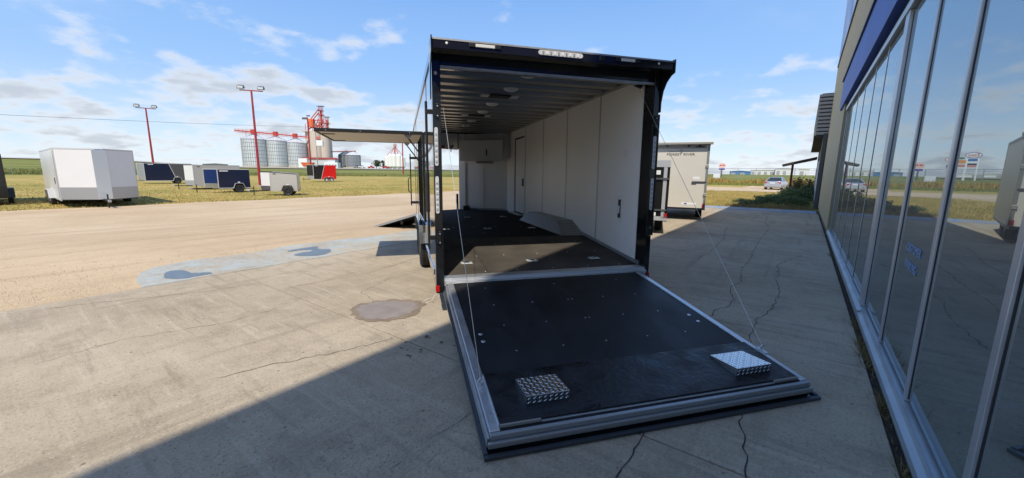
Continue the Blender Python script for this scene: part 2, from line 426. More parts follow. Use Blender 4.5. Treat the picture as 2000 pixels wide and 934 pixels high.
crack([(13.01, 1.65), (12.02, 1.62), (10.54, 1.41), (9.5, 1.38), (8.34, 1.35), (7.43, 1.4)], .007)
crack([(1.01, 1.55), (1.12, 1.54), (1.19, 1.54)], .0022); crack([(1.19, 1.41), (1.27, 1.43), (1.33, 1.43)], .0022)
crack([(1.3, 1.56), (1.42, 1.55), (1.48, 1.54), (1.57, 1.53), (1.68, 1.54), (1.8, 1.5)], .0022); crack([(1.48, 1.54), (1.5, 1.45), (1.55, 1.36)], .0018)
crack([(2.11, 2.84), (1.6, 3.0), (1.17, 3.2), (.81, 3.3)], .0045); crack([(0, 6.47), (.7, 6.23), (1.53, 5.81), (2.1, 5.67)], .004)
crack([(6.81, .22), (6.9, .36), (6.7, .52)], .004); crack([(2.14, 3.4), (2.6, 3.9), (2.7, 4.3), (3.4, 4.6)], .003)
crack([(.1, 4.6), (.6, 4.7), (1.3, 4.45), (1.9, 4.5)], .003); crack([(2.2, 5.2), (3.3, 5.05), (4.4, 5.3), (5.6, 5.1)], .004)
# chalky pale scrapes on the shaded slab
M_scr = K('pale_scrape', (.44, .40, .35), .9, var=.1, vscale=20)
for pts, w in (([(11.3, 1.9), (10.9, 1.2), (10.6, .65)], .03), (([(9.2, 2.2), (8.9, 1.6), (8.8, 1.15)]), .03), (([(5.1, .45), (4.75, 0), (4.5, -.4)]), .012), (([(4.2, .3), (3.9, -.05), (3.6, -.35)]), .014)):
    crack(pts, w, .0018, 'scrape_mark', M_scr)
# wet patches
def blot(name, pts, m, z, k=1.0, jitter=.015):
    c = sum((Vector(p) for p in pts), Vector((0, 0)))/len(pts); P = []
    n = len(pts)
    for i in range(n):
        p0, p1, p2, p3 = (Vector(pts[(i+d) % n]) for d in (-1, 0, 1, 2))
        for t in (0, .2, .4, .6, .8):
            q = .5*((2*p1)+(p2-p0)*t+(2*p0-5*p1+4*p2-p3)*t*t+(3*p1-p0-3*p2+p3)*t**3)
            q = c+(q-c)*k+Vector((random.uniform(-1, 1), random.uniform(-1, 1)))*jitter
            P.append((q.x, q.y, z))
    me = B(); me.v = P; me.f = [tuple(range(len(P)))]; me.mi = [0]
    return obj(name, me, m, pave)
pud = [(2.23, 3.76), (2.34, 3.88), (2.51, 3.9), (2.74, 3.79), (2.87, 3.58), (2.91, 3.39), (2.79, 3.26), (2.6, 3.17), (2.42, 3.19), (2.26, 3.27), (2.18, 3.45), (2.18, 3.63)]
blot('damp_patch', pud, K('damp_concrete', (.24, .18, .12), .6, var=.15, vscale=6), .0045, 1.0, .03)
blot('puddle', pud, K('shallow_muddy_water', (.27, .225, .19), .5, spec=.5, var=.12, vscale=5), .0065, .84, .03)
wetb = K('wet_blue_concrete', (.145, .18, .21), .45, var=.12, vscale=8)
blot('damp_patch', [(1.41, 6.98), (1.52, 7.33), (1.66, 7.34), (1.71, 7.21), (1.73, 6.99), (1.88, 6.85), (1.88, 6.74), (1.72, 6.73), (1.59, 6.72), (1.49, 6.79)], wetb, .0085, 1, .008)
blot('damp_patch', [(3.33, 7.61), (3.61, 7.64), (3.88, 7.62), (3.77, 7.33), (3.89, 7.18), (3.79, 6.95), (3.55, 6.78), (3.36, 6.85), (3.21, 7.1), (3.36, 7.24), (3.55, 7.23), (3.64, 7.35), (3.5, 7.48), (3.33, 7.49)], wetb, .0085, 1, .006)
for k in range(12):
    u, v = 2.15+random.uniform(-.22, .25), 2.45+random.uniform(-.2, .25)
    r = random.uniform(.008, .02); blot('drip_spot', [(u-r, v), (u, v+r*1.3), (u+r, v), (u, v-r)], K('damp_spot', (.11, .09, .07), .6), .004, 1, .001)
for pts in ([(3.15, 3.30), (3.3, 3.36), (3.4, 3.3), (3.55, 3.42), (3.75, 3.38), (3.95, 3.5)], [(3.1, 3.25), (3.25, 3.27), (3.45, 3.4), (3.6, 3.35), (3.85, 3.44)]):
    crack([(a-.25, b+.1) for a, b in pts], .011, .0032, 'lime_runoff', K('lime_deposit', (.6, .53, .44), .9))
# pebbles strewn along the concrete edge, dead grass on the yard
def scatter(name, n, fn, m, label, cat):
    mb = B()
    for _ in range(n): fn(mb)
    o = obj(name, mb, m, rz=BROT); return stuff(o, label, cat)
def pebble(mb):
    if random.random() < .7: u, v = random.uniform(-1.5, 3.5), 6.75+abs(random.gauss(0, .9))
    else: u, v = random.uniform(-4, 14), random.uniform(7, 20)
    if u > 1.1 and v < 8.1: return
    x, y = uvw(u, v); z = tz(x, y)+.03; r = random.uniform(.004, .013)
    mb.add([(u+r*random.uniform(.7, 1.2), v, z), (u, v+r*random.uniform(.6, 1.2), z), (u-r*random.uniform(.7, 1.2), v, z), (u, v-r*random.uniform(.6, 1.2), z), (u+random.uniform(-.3, .3)*r, v, z+r*.8)],
           [(0, 1, 4), (1, 2, 4), (2, 3, 4), (3, 0, 4)])
scatter('loose_gravel', 5000, pebble, K('pebble', (.40, .31, .23), .9, col2=(.52, .42, .32), vscale=9), 'loose tan pebbles scattered over the gravel yard by the concrete', 'gravel')
def gritstone(mb):
    if random.random() < .6: u, v = random.gauss(1.5, .7), random.gauss(1.5, .6)
    else: u, v = random.uniform(.4, 9), random.uniform(-.5, 6)
    if v < -.5: return
    r = random.uniform(.0015, .0055); z = .001
    mb.add([(u+r, v, z), (u, v+r*random.uniform(.6, 1.2), z), (u-r*random.uniform(.7, 1.2), v, z), (u, v-r, z), (u, v, z+r*.9)], [(0, 1, 4), (1, 2, 4), (2, 3, 4), (3, 0, 4)])
scatter('slab_grit', 6000, gritstone, K('grit_stone', (.22, .19, .15), .9, col2=(.52, .47, .40), vscale=40), 'fine loose grit lying on the concrete around the ramp', 'grit')
def blade(mb, u, v, h, w, lean=.5, z=None):
    x, y = uvw(u, v); z = tz(x, y) if z is None else z; a = random.uniform(0, 6.28)
    for k in range(3):
        t = a+k*2.1; du, dv = math.cos(t)*w, math.sin(t)*w; lx, ly = random.uniform(-lean, lean)*h, random.uniform(-lean, lean)*h
        mb.add([(u-du, v-dv, z), (u+du, v+dv, z), (u+lx, v+ly, z+h*random.uniform(.6, 1))], [(0, 1, 2)])
gr_mats = [K('straw_blades', (.56, .42, .16), .9, col2=(.36, .30, .09), vscale=.5), K('green_blades', (.17, .21, .04), .9, col2=(.26, .25, .07), vscale=.4)]
mb = B()
for _ in range(26000):
    v = 28.5+random.random()**1.7*45; u = random.uniform(-6-(v-28)*.55, 30+(v-28)*.6); blade(mb, u, v, random.uniform(.04, .12), random.uniform(.01, .03))
stuff(obj('lawn_grass', mb, gr_mats[0], rz=BROT), 'mown yellowing grass under the trailers across the gravel yard', 'grass')
mb = B()
for _ in range(26000):
    u = 21.2+random.random()**1.5*24; v = random.uniform(-1, 9); blade(mb, u, v, random.uniform(.04, .16), random.uniform(.008, .02))
stuff(obj('verge_grass', mb, gr_mats[0], rz=BROT), 'dry straw coloured grass beyond the blue painted strip', 'grass')
mb = B()
for _ in range(9000):
    u = random.uniform(72, 82); v = random.uniform(-12, 60); blade(mb, u, v, random.uniform(.1, .35), .05)
stuff(obj('roadside_grass', mb, gr_mats[1], rz=BROT), 'green grass strip beyond the gravel road', 'grass')
mb = B()
for _ in range(9000):
    u = random.gauss(94, 2.2); v = random.uniform(-14, 62); cl = .5+.5*math.sin(v*.7)*math.sin(v*.23+2); blade(mb, u, v, random.uniform(.3, .75)+.9*cl*random.random(), .14, .35)
stuff(obj('tall_weeds', mb, K('rusty_weeds', (.33, .20, .06), .9, col2=(.40, .32, .08), vscale=.15), rz=BROT), 'tall rusty brown weeds along the far wire fence', 'weeds')
mb = B()
for _ in range(12000):
    a = rad(random.uniform(-56, 2)); r = random.uniform(146, 175); x, y = math.sin(a)*r, math.cos(a)*r
    blade(mb, x*bu.x+y*bu.y, x*bv_.x+y*bv_.y, random.uniform(.4, .9), .22, .3)
stuff(obj('meadow_grass', mb, K('meadow_blades', (.20, .225, .055), .9, col2=(.28, .27, .09), vscale=.08), rz=BROT), 'tall green meadow grass behind the long fence', 'grass')

# ------------------------------------------------------------------ the glazed building
bld = thing('storefront_building', 'tall beige corrugated metal building with mirrored shop windows and blue fascia', 'building', (0, 0, 0), BROT)
beige = K('beige_metal_siding', (.63, .52, .32), .45, .0, var=.06, vscale=1.2, stretch=(1, 1, .15))
navy = K('navy_fascia_paint', (.008, .075, .42), .5, var=.15, vscale=1.5)
frame_m = K('window_frame_aluminium', (.50, .52, .55), .38, .55, var=.08, vscale=4)
VG = -.655      # glass plane
# glass: mirror-coated dark pane
gt = NT('mirror_glass'); nt = gt.m.node_tree
for n in list(nt.nodes):
    if n.type not in ('OUTPUT_MATERIAL', 'TEX_COORD'): nt.nodes.remove(n)
out = [n for n in nt.nodes if n.type == 'OUTPUT_MATERIAL'][0]
gl = nt.nodes.new('ShaderNodeBsdfGlossy'); gl.inputs[0].default_value = (.84, .95, 1.0, 1); gl.inputs[1].default_value = .004
df = nt.nodes.new('ShaderNodeBsdfPrincipled'); df.inputs['Base Color'].default_value = (.034, .044, .05, 1); df.inputs['Roughness'].default_value = .5
fr = nt.nodes.new('ShaderNodeFresnel'); fr.inputs[0].default_value = 6.0
mx = nt.nodes.new('ShaderNodeMixShader'); nt.links.new(fr.outputs[0], mx.inputs[0]); nt.links.new(df.outputs[0], mx.inputs[1]); nt.links.new(gl.outputs[0], mx.inputs[2])
nz = nt.nodes.new('ShaderNodeTexNoise'); nz.inputs['Scale'].default_value = .7; nz.inputs['Detail'].default_value = 1; nt.links.new(gt.tc, nz.inputs['Vector'])
bp = nt.nodes.new('ShaderNodeBump'); bp.inputs['Strength'].default_value = .012; bp.inputs['Distance'].default_value = .05; nt.links.new(nz.outputs[0], bp.inputs['Height'])
nt.links.new(bp.outputs[0], gl.inputs['Normal']); nt.links.new(mx.outputs[0], out.inputs[0])
M_glass = gt.m
mull = [(-3.3, .06), (-2.2, .06), (-1.1, .06), (0.0, .06), (1.1, .06), (2.19, .055), (3.27, .05), (4.34, .05), (5.58, .20), (6.85, .04), (7.93, .04), (9.2, .04), (10.42, .04), (11.56, .04), (12.85, .08)]
ZB, ZT = .155, 3.04
for (a, wa), (b, wb) in zip(mull[:-1], mull[1:]):
    p = obj('window_pane', B().box(a+wa/2, b-wb/2, VG-.02, VG, ZB, ZT), M_glass, bld)
for a, w in mull:
    obj('mullion', B().box(a-w/2, a+w/2, VG-.03, VG+(.005 if w < .045 else .016 if w < .1 else .03), ZB-.02, ZT+.02), frame_m, bld, bevel=.004)
    obj('mullion_edge_strip', B().box(a-w/2-.012, a-w/2-.001, VG-.01, VG+.003, ZB, ZT), gasket, bld)  # dark strip along one edge of the mullion
obj('head_frame', B().box(-3.4, 12.9, VG-.03, VG+.045, ZT+.022, ZT+.10), frame_m, bld, bevel=.004)
obj('head_shadow_gap', B().box(-3.4, 12.9, VG-.04, VG+.02, ZT+.102, ZT+.2), gasket, bld)
# sill: bent metal flashing over a concrete upstand
for a, b, dz in ((-3.4, 1.6, 0), (1.61, 5.3, -.004), (5.31, 8.2, .012), (8.21, 12.9, 0)):
    s = B(); s.prism([(VG+.029, ZB-.021), (VG+.029, ZB-.05), (VG+.066, ZB-.07), (VG+.066, .05), (VG+.074, .05), (VG+.074, ZB-.052+dz), (VG+.045, ZB-.036+dz), (VG+.038, ZB-.021)], a, b, 'x')
    obj('sill_flashing', s, K('sill_flashing', (.36, .42, .47), .5, .35, var=.12, vscale=3), bld)
obj('sill_rail', B().box(-3.4, 12.9, VG-.02, VG+.028, .101, ZB-.022), frame_m, bld)
obj('upstand', B().box(-12, 22, -1.0, VG+.05, -.15, .10), K('upstand_concrete', (.20, .185, .16), .9, var=.2, vscale=5, bump=.3, bscale=25), bld)
# blue fascia
fs = B(); fs.prism([(VG-.06, 3.245), (VG+.11, 3.245), (VG+.11, 3.99), (VG-.06, 3.99)], -12, 14.3, 'x')
obj('fascia', fs, navy, bld, bevel=.006)
obj('fascia_cap', B().box(-12, 14.33, VG-.05, VG+.14, 3.992, 4.03), K('dark_blue_edge', (.01, .012, .03), .5), bld)
# corrugated panels (1 m wide, ribs every 0.25 m)
def ribpanel(z0, z1, wdt=1.0, ribs=4):
    mb = B(); p = wdt/ribs; prof = []
    for i in range(ribs):
        o = i*p; prof += [(o, 0), (o+p*.55, 0), (o+p*.64, .048), (o+p*.90, .048)]
    prof.append((wdt, 0))
    for (a, b), (c, d) in zip(prof[:-1], prof[1:]): mb.add([(a, b, z0), (c, d, z0), (c, d, z1), (a, b, z1)], [(3, 2, 1, 0)])
    return mb
up = mesh(ribpanel(4.031, 9.5), beige, 'wall_panel'); lo = mesh(ribpanel(.101, 4.0305), beige, 'wall_panel')
for k in range(34):
    o = obj('wall_panel', None, None, bld, data=up); o.location = (-12+k, VG+.02, 0)
for k in range(9):
    o = obj('wall_panel', None, None, bld, data=lo); o.location = (12.92+k*1.008, VG+.02, 0); o.scale = (1.008, 1, 1)
obj('corner_trim', B().box(21.98, 22.1, -1.2, VG+.07, .1, 9.6), beige, bld, bevel=.01)
obj('window_jamb', B().box(12.895, 12.97, VG-.02, VG+.075, .16, 3.24), K('tan_jamb', (.36, .28, .15), .5), bld)
obj('roof', B().box(-12, 22.1, -16, VG+.1, 9.5, 9.7), beige, bld)
obj('end_wall', B().box(21.9, 22.0, -16, VG, 0, 9.5), beige, bld)
obj('end_wall', B().box(-12, -11.9, -16, VG, 0, 9.5), beige, bld)
obj('rear_wall', B().box(-12, 22, -16, -15.9, 0, 9.5), beige, bld)
obj('blank_wall', B().box(-12, -3.42, -.9, VG, .101, 4.0), beige, bld)
obj('backing_wall', B().box(-12, 22, -.95, -.70, .102, 9.49), beige, bld)
# banner above the fascia
bt = NT('banner_vinyl')
bc = bt.mix(bt.ramp(bt.noise(.9, 7, .7, bt.map((1.6, 1, .6))), .38, .6), (.10, .18, .52), (.55, .62, .80))
bn = obj('banner', B().box(12.8, 21.7, VG+.06, VG+.075, 5.95, 8.6), bt.done(bc, .35, .5), bld)
obj('banner_rail', B().box(12.7, 21.8, VG+.058, VG+.10, 5.88, 5.945), K('banner_rail', (.02, .02, .03), .5), bld)
# decal on the glass
dm = K('blue_white_decal', (.22, .33, .52), .5)
for i, tx in enumerate(('CUSTOMER', 'PARKING')):
    me = text_mesh(tx, .085, dm, .001, 'lettering'); o = obj('lettering', None, None, bld, data=me)
    o.location = (3.79, VG+.004, 1.0-i*.12); o.rotation_euler = (rad(90), 0, rad(180)); o['label'] = 'pale blue %s lettering on the shop window' % tx
# weeds and dirt along the wall
soil = obj('wall_gap', B().box(-7, 21.0, VG+.051, -.551, -.2, -.02), K('gap_soil', (.05, .04, .028), .95, var=.4, vscale=12)); soil.rotation_euler = (0, 0, BROT); struct(soil)
straw = K('dry_weed', (.28, .20, .09), .9, col2=(.18, .15, .06), vscale=14)
wl_lab = ['dry straw weed tuft nearest the camera in the wall gap', 'second dry weed tuft along the wall gap under the windows', 'wide straw weed tuft in the wall gap beside the thick mullion', 'small brown weed tuft beside the bent sill flashing', 'far dry weed tuft in the wall gap by the beige siding']
for i, (u, n, h) in enumerate(((2.62, 55, .10), (3.42, 60, .12), (4.35, 110, .15), (5.2, 60, .10), (9.5, 60, .13))):
    mb = B()
    for _ in range(n): blade(mb, random.gauss(0, .10 if i != 2 else .2), random.gauss(0, .022), random.uniform(.4, 1)*h, .003, .9, -.03)
    o = obj('weed_tuft', mb, straw); x, y = uvw(u, -.575); o.location = (x, y, 0); o.rotation_euler = (0, 0, BROT); tag(o, wl_lab[i], 'weed', 'weeds along the shop wall')
mb = B()
for _ in range(260):
    u = random.uniform(1.8, 19); blade(mb, u, -.577+random.gauss(0, .012), random.uniform(.02, .06), .0025, .9, -.02)
stuff(obj('gap_weeds', mb, straw, rz=BROT), 'sparse dead grass growing in the gap under the window sill', 'weeds')

# ------------------------------------------------------------------ annexe with ribbed mansard, lean-to
ann = thing('annexe_building', 'low dark annexe with ribbed grey mansard beyond the beige wall', 'building', (0, 0, 0), BROT)
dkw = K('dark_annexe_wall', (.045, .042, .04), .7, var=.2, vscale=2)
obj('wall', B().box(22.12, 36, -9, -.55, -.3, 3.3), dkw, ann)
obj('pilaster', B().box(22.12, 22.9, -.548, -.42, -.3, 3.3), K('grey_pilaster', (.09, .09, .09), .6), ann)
for k in range(5):
    obj('door_panel', B().box(26+k*1.1, 27.0+k*1.1, -.548, -.50, .1, 2.3), K('pale_shutter', (.42, .44, .48), .5), ann)
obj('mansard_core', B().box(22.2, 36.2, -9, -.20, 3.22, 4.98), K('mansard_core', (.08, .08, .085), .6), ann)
slat = K('mansard_slat', (.38, .37, .36), .55, .2)
for k in range(11):
    z = 3.26+k*.158
    obj('slat', B().box(22.13, 36.25, -9, -.15+.004*k, z, z+.10), slat, ann)
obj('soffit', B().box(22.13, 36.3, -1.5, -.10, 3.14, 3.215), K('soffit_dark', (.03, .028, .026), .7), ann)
ln = thing('lean_to', 'rusty post and dark sloping beam of a lean-to beside the annexe', 'canopy', (0, 0, 0), BROT)
dkb = K('dark_timber', (.035, .028, .026), .8, var=.2, vscale=6)
lr = B(); lr.prism([(-.5, 2.62), (1.45, 2.13), (1.45, 2.27), (-.5, 2.78)], 34.6, 36.6, 'x'); obj('roof_beam', lr, dkb, ln)
obj('post', B().box(35.3, 35.46, .78, .92, -.3, 2.28), K('rusty_post', (.11, .035, .025), .7, var=.2, vscale=9), ln)
# leafy weeds in the shade of the wall
leafm = [K('weed_leaf_dark', (.05, .085, .022), .7, col2=(.095, .125, .035), vscale=3), K('weed_leaf_bright', (.08, .14, .03), .7, col2=(.13, .16, .04), vscale=3)]
def bush(u, v, rx, ry, h, n, m, label, leaf=.06):
    mb = B(); x, y = uvw(u, v); z0 = tz(x, y)
    t = thing('weed_bush', label, 'bush', (x, y, z0), BROT, 'weed bushes in the shade of the wall')
    for k in range(9):
        a = random.uniform(0, 6.28); mb.tube((0, 0, 0), (math.cos(a)*rx*.7, math.sin(a)*ry*.7, h*random.uniform(.5, .9)), .012, .004, 4)
    obj('stems', mb, K('weed_stem', (.07, .06, .03), .9), t); mb = B()
    lumps = [(random.uniform(-.75, .75)*rx, random.uniform(-.75, .75)*ry, h*random.uniform(.25, .8), random.uniform(.25, .5)) for _ in range(9)]
    for _ in range(n):
        lx, ly, lz, lr_ = random.choice(lumps)
        a, b = random.uniform(0, 6.28), random.gauss(0, .5); p = Vector((lx+math.cos(a)*random.random()*lr_*rx, ly+math.sin(a)*random.random()*lr_*ry, max(.03, lz+b*h*.28)))
        d = Vector((random.uniform(-1, 1), random.uniform(-1, 1), random.uniform(-.4, 1))).normalized(); e = d.orthogonal().normalized()*leaf*.45; L = leaf*random.uniform(.6, 1.5)
        mb.add([p, p+d*L*.5+e, p+d*L, p+d*L*.5-e], [(0, 1, 2, 3)])
    obj('leaves', mb, m, t); return t
bush(23.6, .5, .9, .9, .55, 1300, leafm[0], 'low dark weed bush just beyond the blue strip beside the wall')
bush(25.2, 1.4, .8, .8, .55, 1200, leafm[0], 'dark weed bush behind the blue strip, second from the wall')
bush(26.4, .7, .6, .5, .8, 700, leafm[1], 'bright green upright weed among the dark bushes')
bush(29.5, .3, 1.6, 1.0, .75, 1800, leafm[0], 'big dark weed bush in front of the annexe door', .09)
bush(33.5, .35, 1.6, .9, .85, 1800, leafm[0], 'tallest dark weed bush around the lean-to post', .10)
bush(38.5, -.1, 1.6, 1.2, 1.4, 1600, K('weed_leaf_rusty', (.16, .11, .03), .8, col2=(.10, .10, .03), vscale=2), 'rusty brown bush beyond the lean-to', .12)
bush(27.3, 1.7, 1.2, .7, .32, 1200, leafm[1], 'low weed patch coloured bright for sunlit tips at the edge of the wall shadow', .07)  # bright leaf colour stands for sunlit weed tips
bush(31.0, 1.5, 1.3, .8, .4, 1200, leafm[0], 'low wide weed patch left of the lean-to post', .08)
bush(23.2, 2.0, .6, .7, .35, 700, leafm[0], 'small dark weed bush at the edge of the wall shadow')
bush(24.6, 2.7, .5, .5, .28, 500, leafm[0], 'leftmost tiny weed bush behind the blue strip')
mb = B()
for _ in range(1500): blade(mb, random.gauss(21.7, .25), random.uniform(-.4, 3.0), random.uniform(.08, .3), .006, .7)
stuff(obj('kerb_grass', mb, straw, rz=BROT), 'dry tufts growing right behind the blue painted strip', 'grass')

# ------------------------------------------------------------------ main trailer
tr = thing('open_car_hauler', 'large black enclosed trailer with lowered rear ramp and white interior', 'trailer', (-.74, 3.93, 0), rad(15.5))
tr.rotation_euler = (rad(-.8), 0, rad(15.5))
XL, XR, YF, YA = -.03, 2.47, 6.45, 7.15      # outer sides, nose start, nose apex
XM = (XL+XR)/2
ZT_ = 2.64
def wallbox(name, x0, x1, y0, y1, z0, z1, m, **k): return obj(name, B().box(x0, x1, y0, y1, z0, z1), m, tr, **k)
def zbot(y): return .25+min(1, max(0, y/1.5))*.13
# outer left skin panels (escape door opening y 1.85-3.40)
for a, b, z0, z1 in ((.205, 1.01, None, ZT_), (1.014, 1.85, None, ZT_), (1.854, 3.396, 2.05, ZT_), (1.854, 3.396, None, .80), (3.40, 4.60, None, ZT_), (4.604, 5.80, None, ZT_), (5.804, YF, None, ZT_)):
    mb = B(); za = zbot(a) if z0 is None else z0; zb = zbot(b) if z0 is None else z0
    mb.prism([(a, za), (b, zb), (b, z1), (a, z1)], XL, XL+.012, 'x'); obj('side_panel', mb, blk_s, tr, bevel=.001)
for y in (1.012, 4.602, 5.802): wallbox('seam_strip', XL-.004, XL-.0005, y-.012, y+.012, .40, ZT_-.02, blk)
wallbox('side_lining', XL+.014, XL+.05, .205, 1.84, .40, 2.60, liner); wallbox('side_lining', XL+.014, XL+.05, 3.41, YF, .5, 2.60, liner)
wallbox('side_lining', XL+.014, XL+.05, 1.842, 3.408, 2.06, 2.60, liner); wallbox('side_lining', XL+.014, XL+.05, 1.842, 3.408, .5, .79, liner)
for y0, y1, z0, z1 in ((1.83, 1.852, .80, 2.05), (3.398, 3.42, .80, 2.05), (1.83, 3.42, 2.035, 2.06), (1.83, 3.42, .79, .815)):
    wallbox('escape_door_jamb', XL-.02, XL+.055, y0, y1, z0, z1, blk)
# right side
wallbox('side_panel', XR-.012, XR, .2, YF, .36, ZT_, blk_s)
seams = [.205, 1.25, 2.42, 3.61, 4.80, 5.72, YF]
for i, (a, b) in enumerate(zip(seams[:-1], seams[1:])):
    if i == 4: continue
    z0 = .42 if a < 1 else .53
    wallbox('wall_panel', 2.405, 2.44, a+.002, b-.002, z0, 2.585, liner)
    wallbox('panel_trim', 2.396, 2.4045, b-.012, b+.012, z0, 2.58, K('seam_trim', (.55, .55, .54), .35, .4))
wallbox('wall_panel', 2.405, 2.44, 4.802, 5.718, 2.40, 2.585, liner)
rv = mesh(B().lathe([(0, -.003), (.005, -.002), (.007, 0)], n=8, axis='x'), alu_d, 'panel_screw')
for y in seams[1:4]:
    for k in range(7):
        o = obj('panel_screw', None, None, tr, data=rv); o.location = (2.3955, y, .72+k*.29)
# curb side door seen from inside
sd = wallbox('side_door', 2.412, 2.44, 4.87, 5.64, .60, 2.36, liner)
obj('door_gasket', B().box(2.408, 2.43, 5.645, 5.70, .55, 2.395).box(2.408, 2.43, 4.87, 5.64, 2.365, 2.395), gasket, sd)
obj('door_frame', B().box(2.392, 2.43, 4.81, 4.865, .55, 2.395), trimw, sd)
obj('door_handle', B().box(2.385, 2.411, 4.95, 5.02, 1.24, 1.42), blk_m, sd, bevel=.005)
obj('door_step', B().box(2.28, 2.40, 4.87, 5.9, .552, .575), alu_d, sd)
# latch recess and switch on the rear wall panel
lt = obj('latch_recess', B().box(2.396, 2.4045, .545, .665, .87, 1.23), whitepl, tr, bevel=.02)
obj('latch_slot', B().box(2.392, 2.3955, .575, .635, .93, 1.17), blk_m, lt); obj('latch_lever', B().box(2.378, 2.3915, .59, .645, .99, 1.09), whitepl, lt, bevel=.005)
obj('wall_switch', B().box(2.39, 2.404, .49, .545, 1.71, 1.81), whitepl, tr, bevel=.004)
# ceiling and roof
mb = B(); mb.prism([(XL, .0), (XR, .0), (XR, YF), (XM, YA), (XL, YF)], ZT_+.002, ZT_+.03); obj('roof', mb, galv, tr)
mb = B(); mb.prism([(XL+.01, .0), (XR-.01, .0), (XR-.01, YF), (XM, YA-.03), (XL+.01, YF)], ZT_-.012, ZT_); obj('ceiling_sheet', mb, K('ceiling_dark', (.035, .035, .034), .4, .6), tr)
bw = B(); bw.prism([(0, 0), (.02, -.042), (.155, -.042), (.175, 0)], .05, 2.40, 'x')
bm = mesh(bw, bowm, 'roof_bow')
for k in range(17):
    o = obj('roof_bow', None, None, tr, data=bm); o.location = (0, .34+k*.37, ZT_-.013)
wallbox('ceiling_rail', 2.34, 2.404, .2, YF, 2.585, 2.62, bowm, bevel=.004); wallbox('ceiling_rail', .022, .08, .2, YF, 2.585, 2.62, bowm)
wallbox('top_rail', XL-.012, XL-.001, .0, YF, ZT_-.06, ZT_+.032, blk); wallbox('top_rail', XR+.001, XR+.012, .0, YF, ZT_-.06, ZT_+.032, blk)
for y in (.44, 1.19, 2.30, 3.06, 4.22, 5.05):
    l = B(); l.lathe([(0, -.03), (.06, -.028), (.085, -.018), (.10, 0), (.0, 0)], (1.07, y, ZT_-.056), 20); obj('dome_light', l, lampw, tr, smooth=True)
for y in (1.64, 3.50):
    v = wallbox('roof_vent', .88, 1.18, y-.06, y+.10, ZT_-.075, ZT_-.056, blk_m)
    obj('vent_bracket', B().box(.76, .875, y-.04, y+.08, ZT_-.072, ZT_-.056), lampw, v); obj('vent_bracket', B().box(1.185, 1.30, y-.04, y+.08, ZT_-.072, ZT_-.056), lampw, v)
# floor: flat deck and sloping beaver tail
fp = [(.02, 1.7), (2.43, 1.7), (2.43, YF), (XM, YA-.02), (.02, YF)]
obj('floor', B().prism(fp, .48, .55), floor_r, tr)
mb = B(); mb.prism([(.115, .35), (1.7, .48), (1.7, .55), (.115, .405)], .02, 2.43, 'x'); obj('beaver_tail', mb, floorm, tr)
mb = B(); mb.prism([(.12, .412), (1.7, .557), (1.7, .60), (.12, .455)], 2.385, 2.404, 'x'); obj('wall_skirting', mb, alu_d, tr)
def fz(y): return .405+.145*min(1, max(0, (y-.115)/1.585))
mb = B(); mb.prism([(.12, fz(.12)+.0015), (1.6, fz(1.6)+.0015), (1.6, fz(1.6)+.003), (.12, fz(.12)+.003)], .545, .549, 'x'); obj('floor_seam', mb, gasket, tr)
for x, y in ((.36, .51), (1.16, .48), (1.98, .46), (.36, 2.78), (1.08, 2.75), (1.88, 2.68), (2.1, 2.66), (1.05, 4.76), (1.86, 4.73), (.4, 4.8)):
    z = fz(y)
    d = obj('tie_down', B().box(x-.065, x+.065, y-.05, y+.05, z+.001, z+.008), K('tie_plate_zinc', (.62, .66, .66), .4, .2), tr, bevel=.002)
    q = B(); q.path([(x+.035*math.cos(t*.63), y+.028*math.sin(t*.63), z+.013) for t in range(11)], .0055, 6); obj('ring', q, chrome, d)
    obj('recess', B().box(x-.03, x+.03, y-.022, y+.022, z+.0085, z+.0095), gasket, d)
sc = mesh(B().lathe([(0, .003), (.006, .003), (.009, 0)], n=8), alu, 'floor_screw')
for x in (.5, .9, 1.3, 1.75, 2.15):
    for y in (.18, .78, 1.35, 2.2, 3.0):
        o = obj('floor_screw', None, None, tr, data=sc); o.location = (x+random.uniform(-.03, .03), y, fz(y)+.001)
# wheel box inside
mb = B()
def wbx(y): return y
lo_ = [(2.03, 1.67, .551), (2.404, 1.62, .551), (2.404, 4.05, .551), (2.03, 4.0, .551)]; hi_ = [(2.15, 2.10, .745), (2.404, 2.10, .745), (2.404, 3.75, .745), (2.15, 3.75, .745)]
mb.hexa(lo_, hi_); wb = obj('wheel_box', mb, K('wheel_box_plate', (.33, .335, .34), .42, .9, bump=.2, bscale=60), tr, bevel=.006)
mb = B()
for k in range(7):
    z = .562+k*.0255; x = 2.03+(z-.551)*.619-.003; t = (z-.551)/.194
    mb.add([(x, 1.70+.40*t, z), (x-.008, 1.72+.40*t, z+.006), (x, 1.70+.4*t, z+.014), (x, 3.97-.25*t, z), (x-.008, 3.95-.25*t, z+.006), (x, 3.97-.25*t, z+.014)], [(0, 1, 4, 3), (1, 2, 5, 4), (0, 2, 1), (3, 4, 5)])
stuff(obj('ribs', mb, K('wheel_box_rib', (.10, .10, .105), .5, .5), wb))
mb = B(); e = (Vector((2.10, 1.9, .66)))
for i in range(9):
    for j in range(8):
        s_, t_ = (i+.5)/9, (j+.5)/8
        p = (Vector(lo_[0])*(1-s_)+Vector(lo_[1])*s_)*(1-t_)+(Vector(hi_[0])*(1-s_)+Vector(hi_[1])*s_)*t_
        n_ = Vector((0, -.48, .87)); a_ = Vector((1, (.5 if (i+j) % 2 else -.5), 0)).normalized(); mb.loz(p+n_*.0005, a_, n_.cross(a_), n_, .013, .005, .004)
stuff(obj('tread', mb, alu, wb))
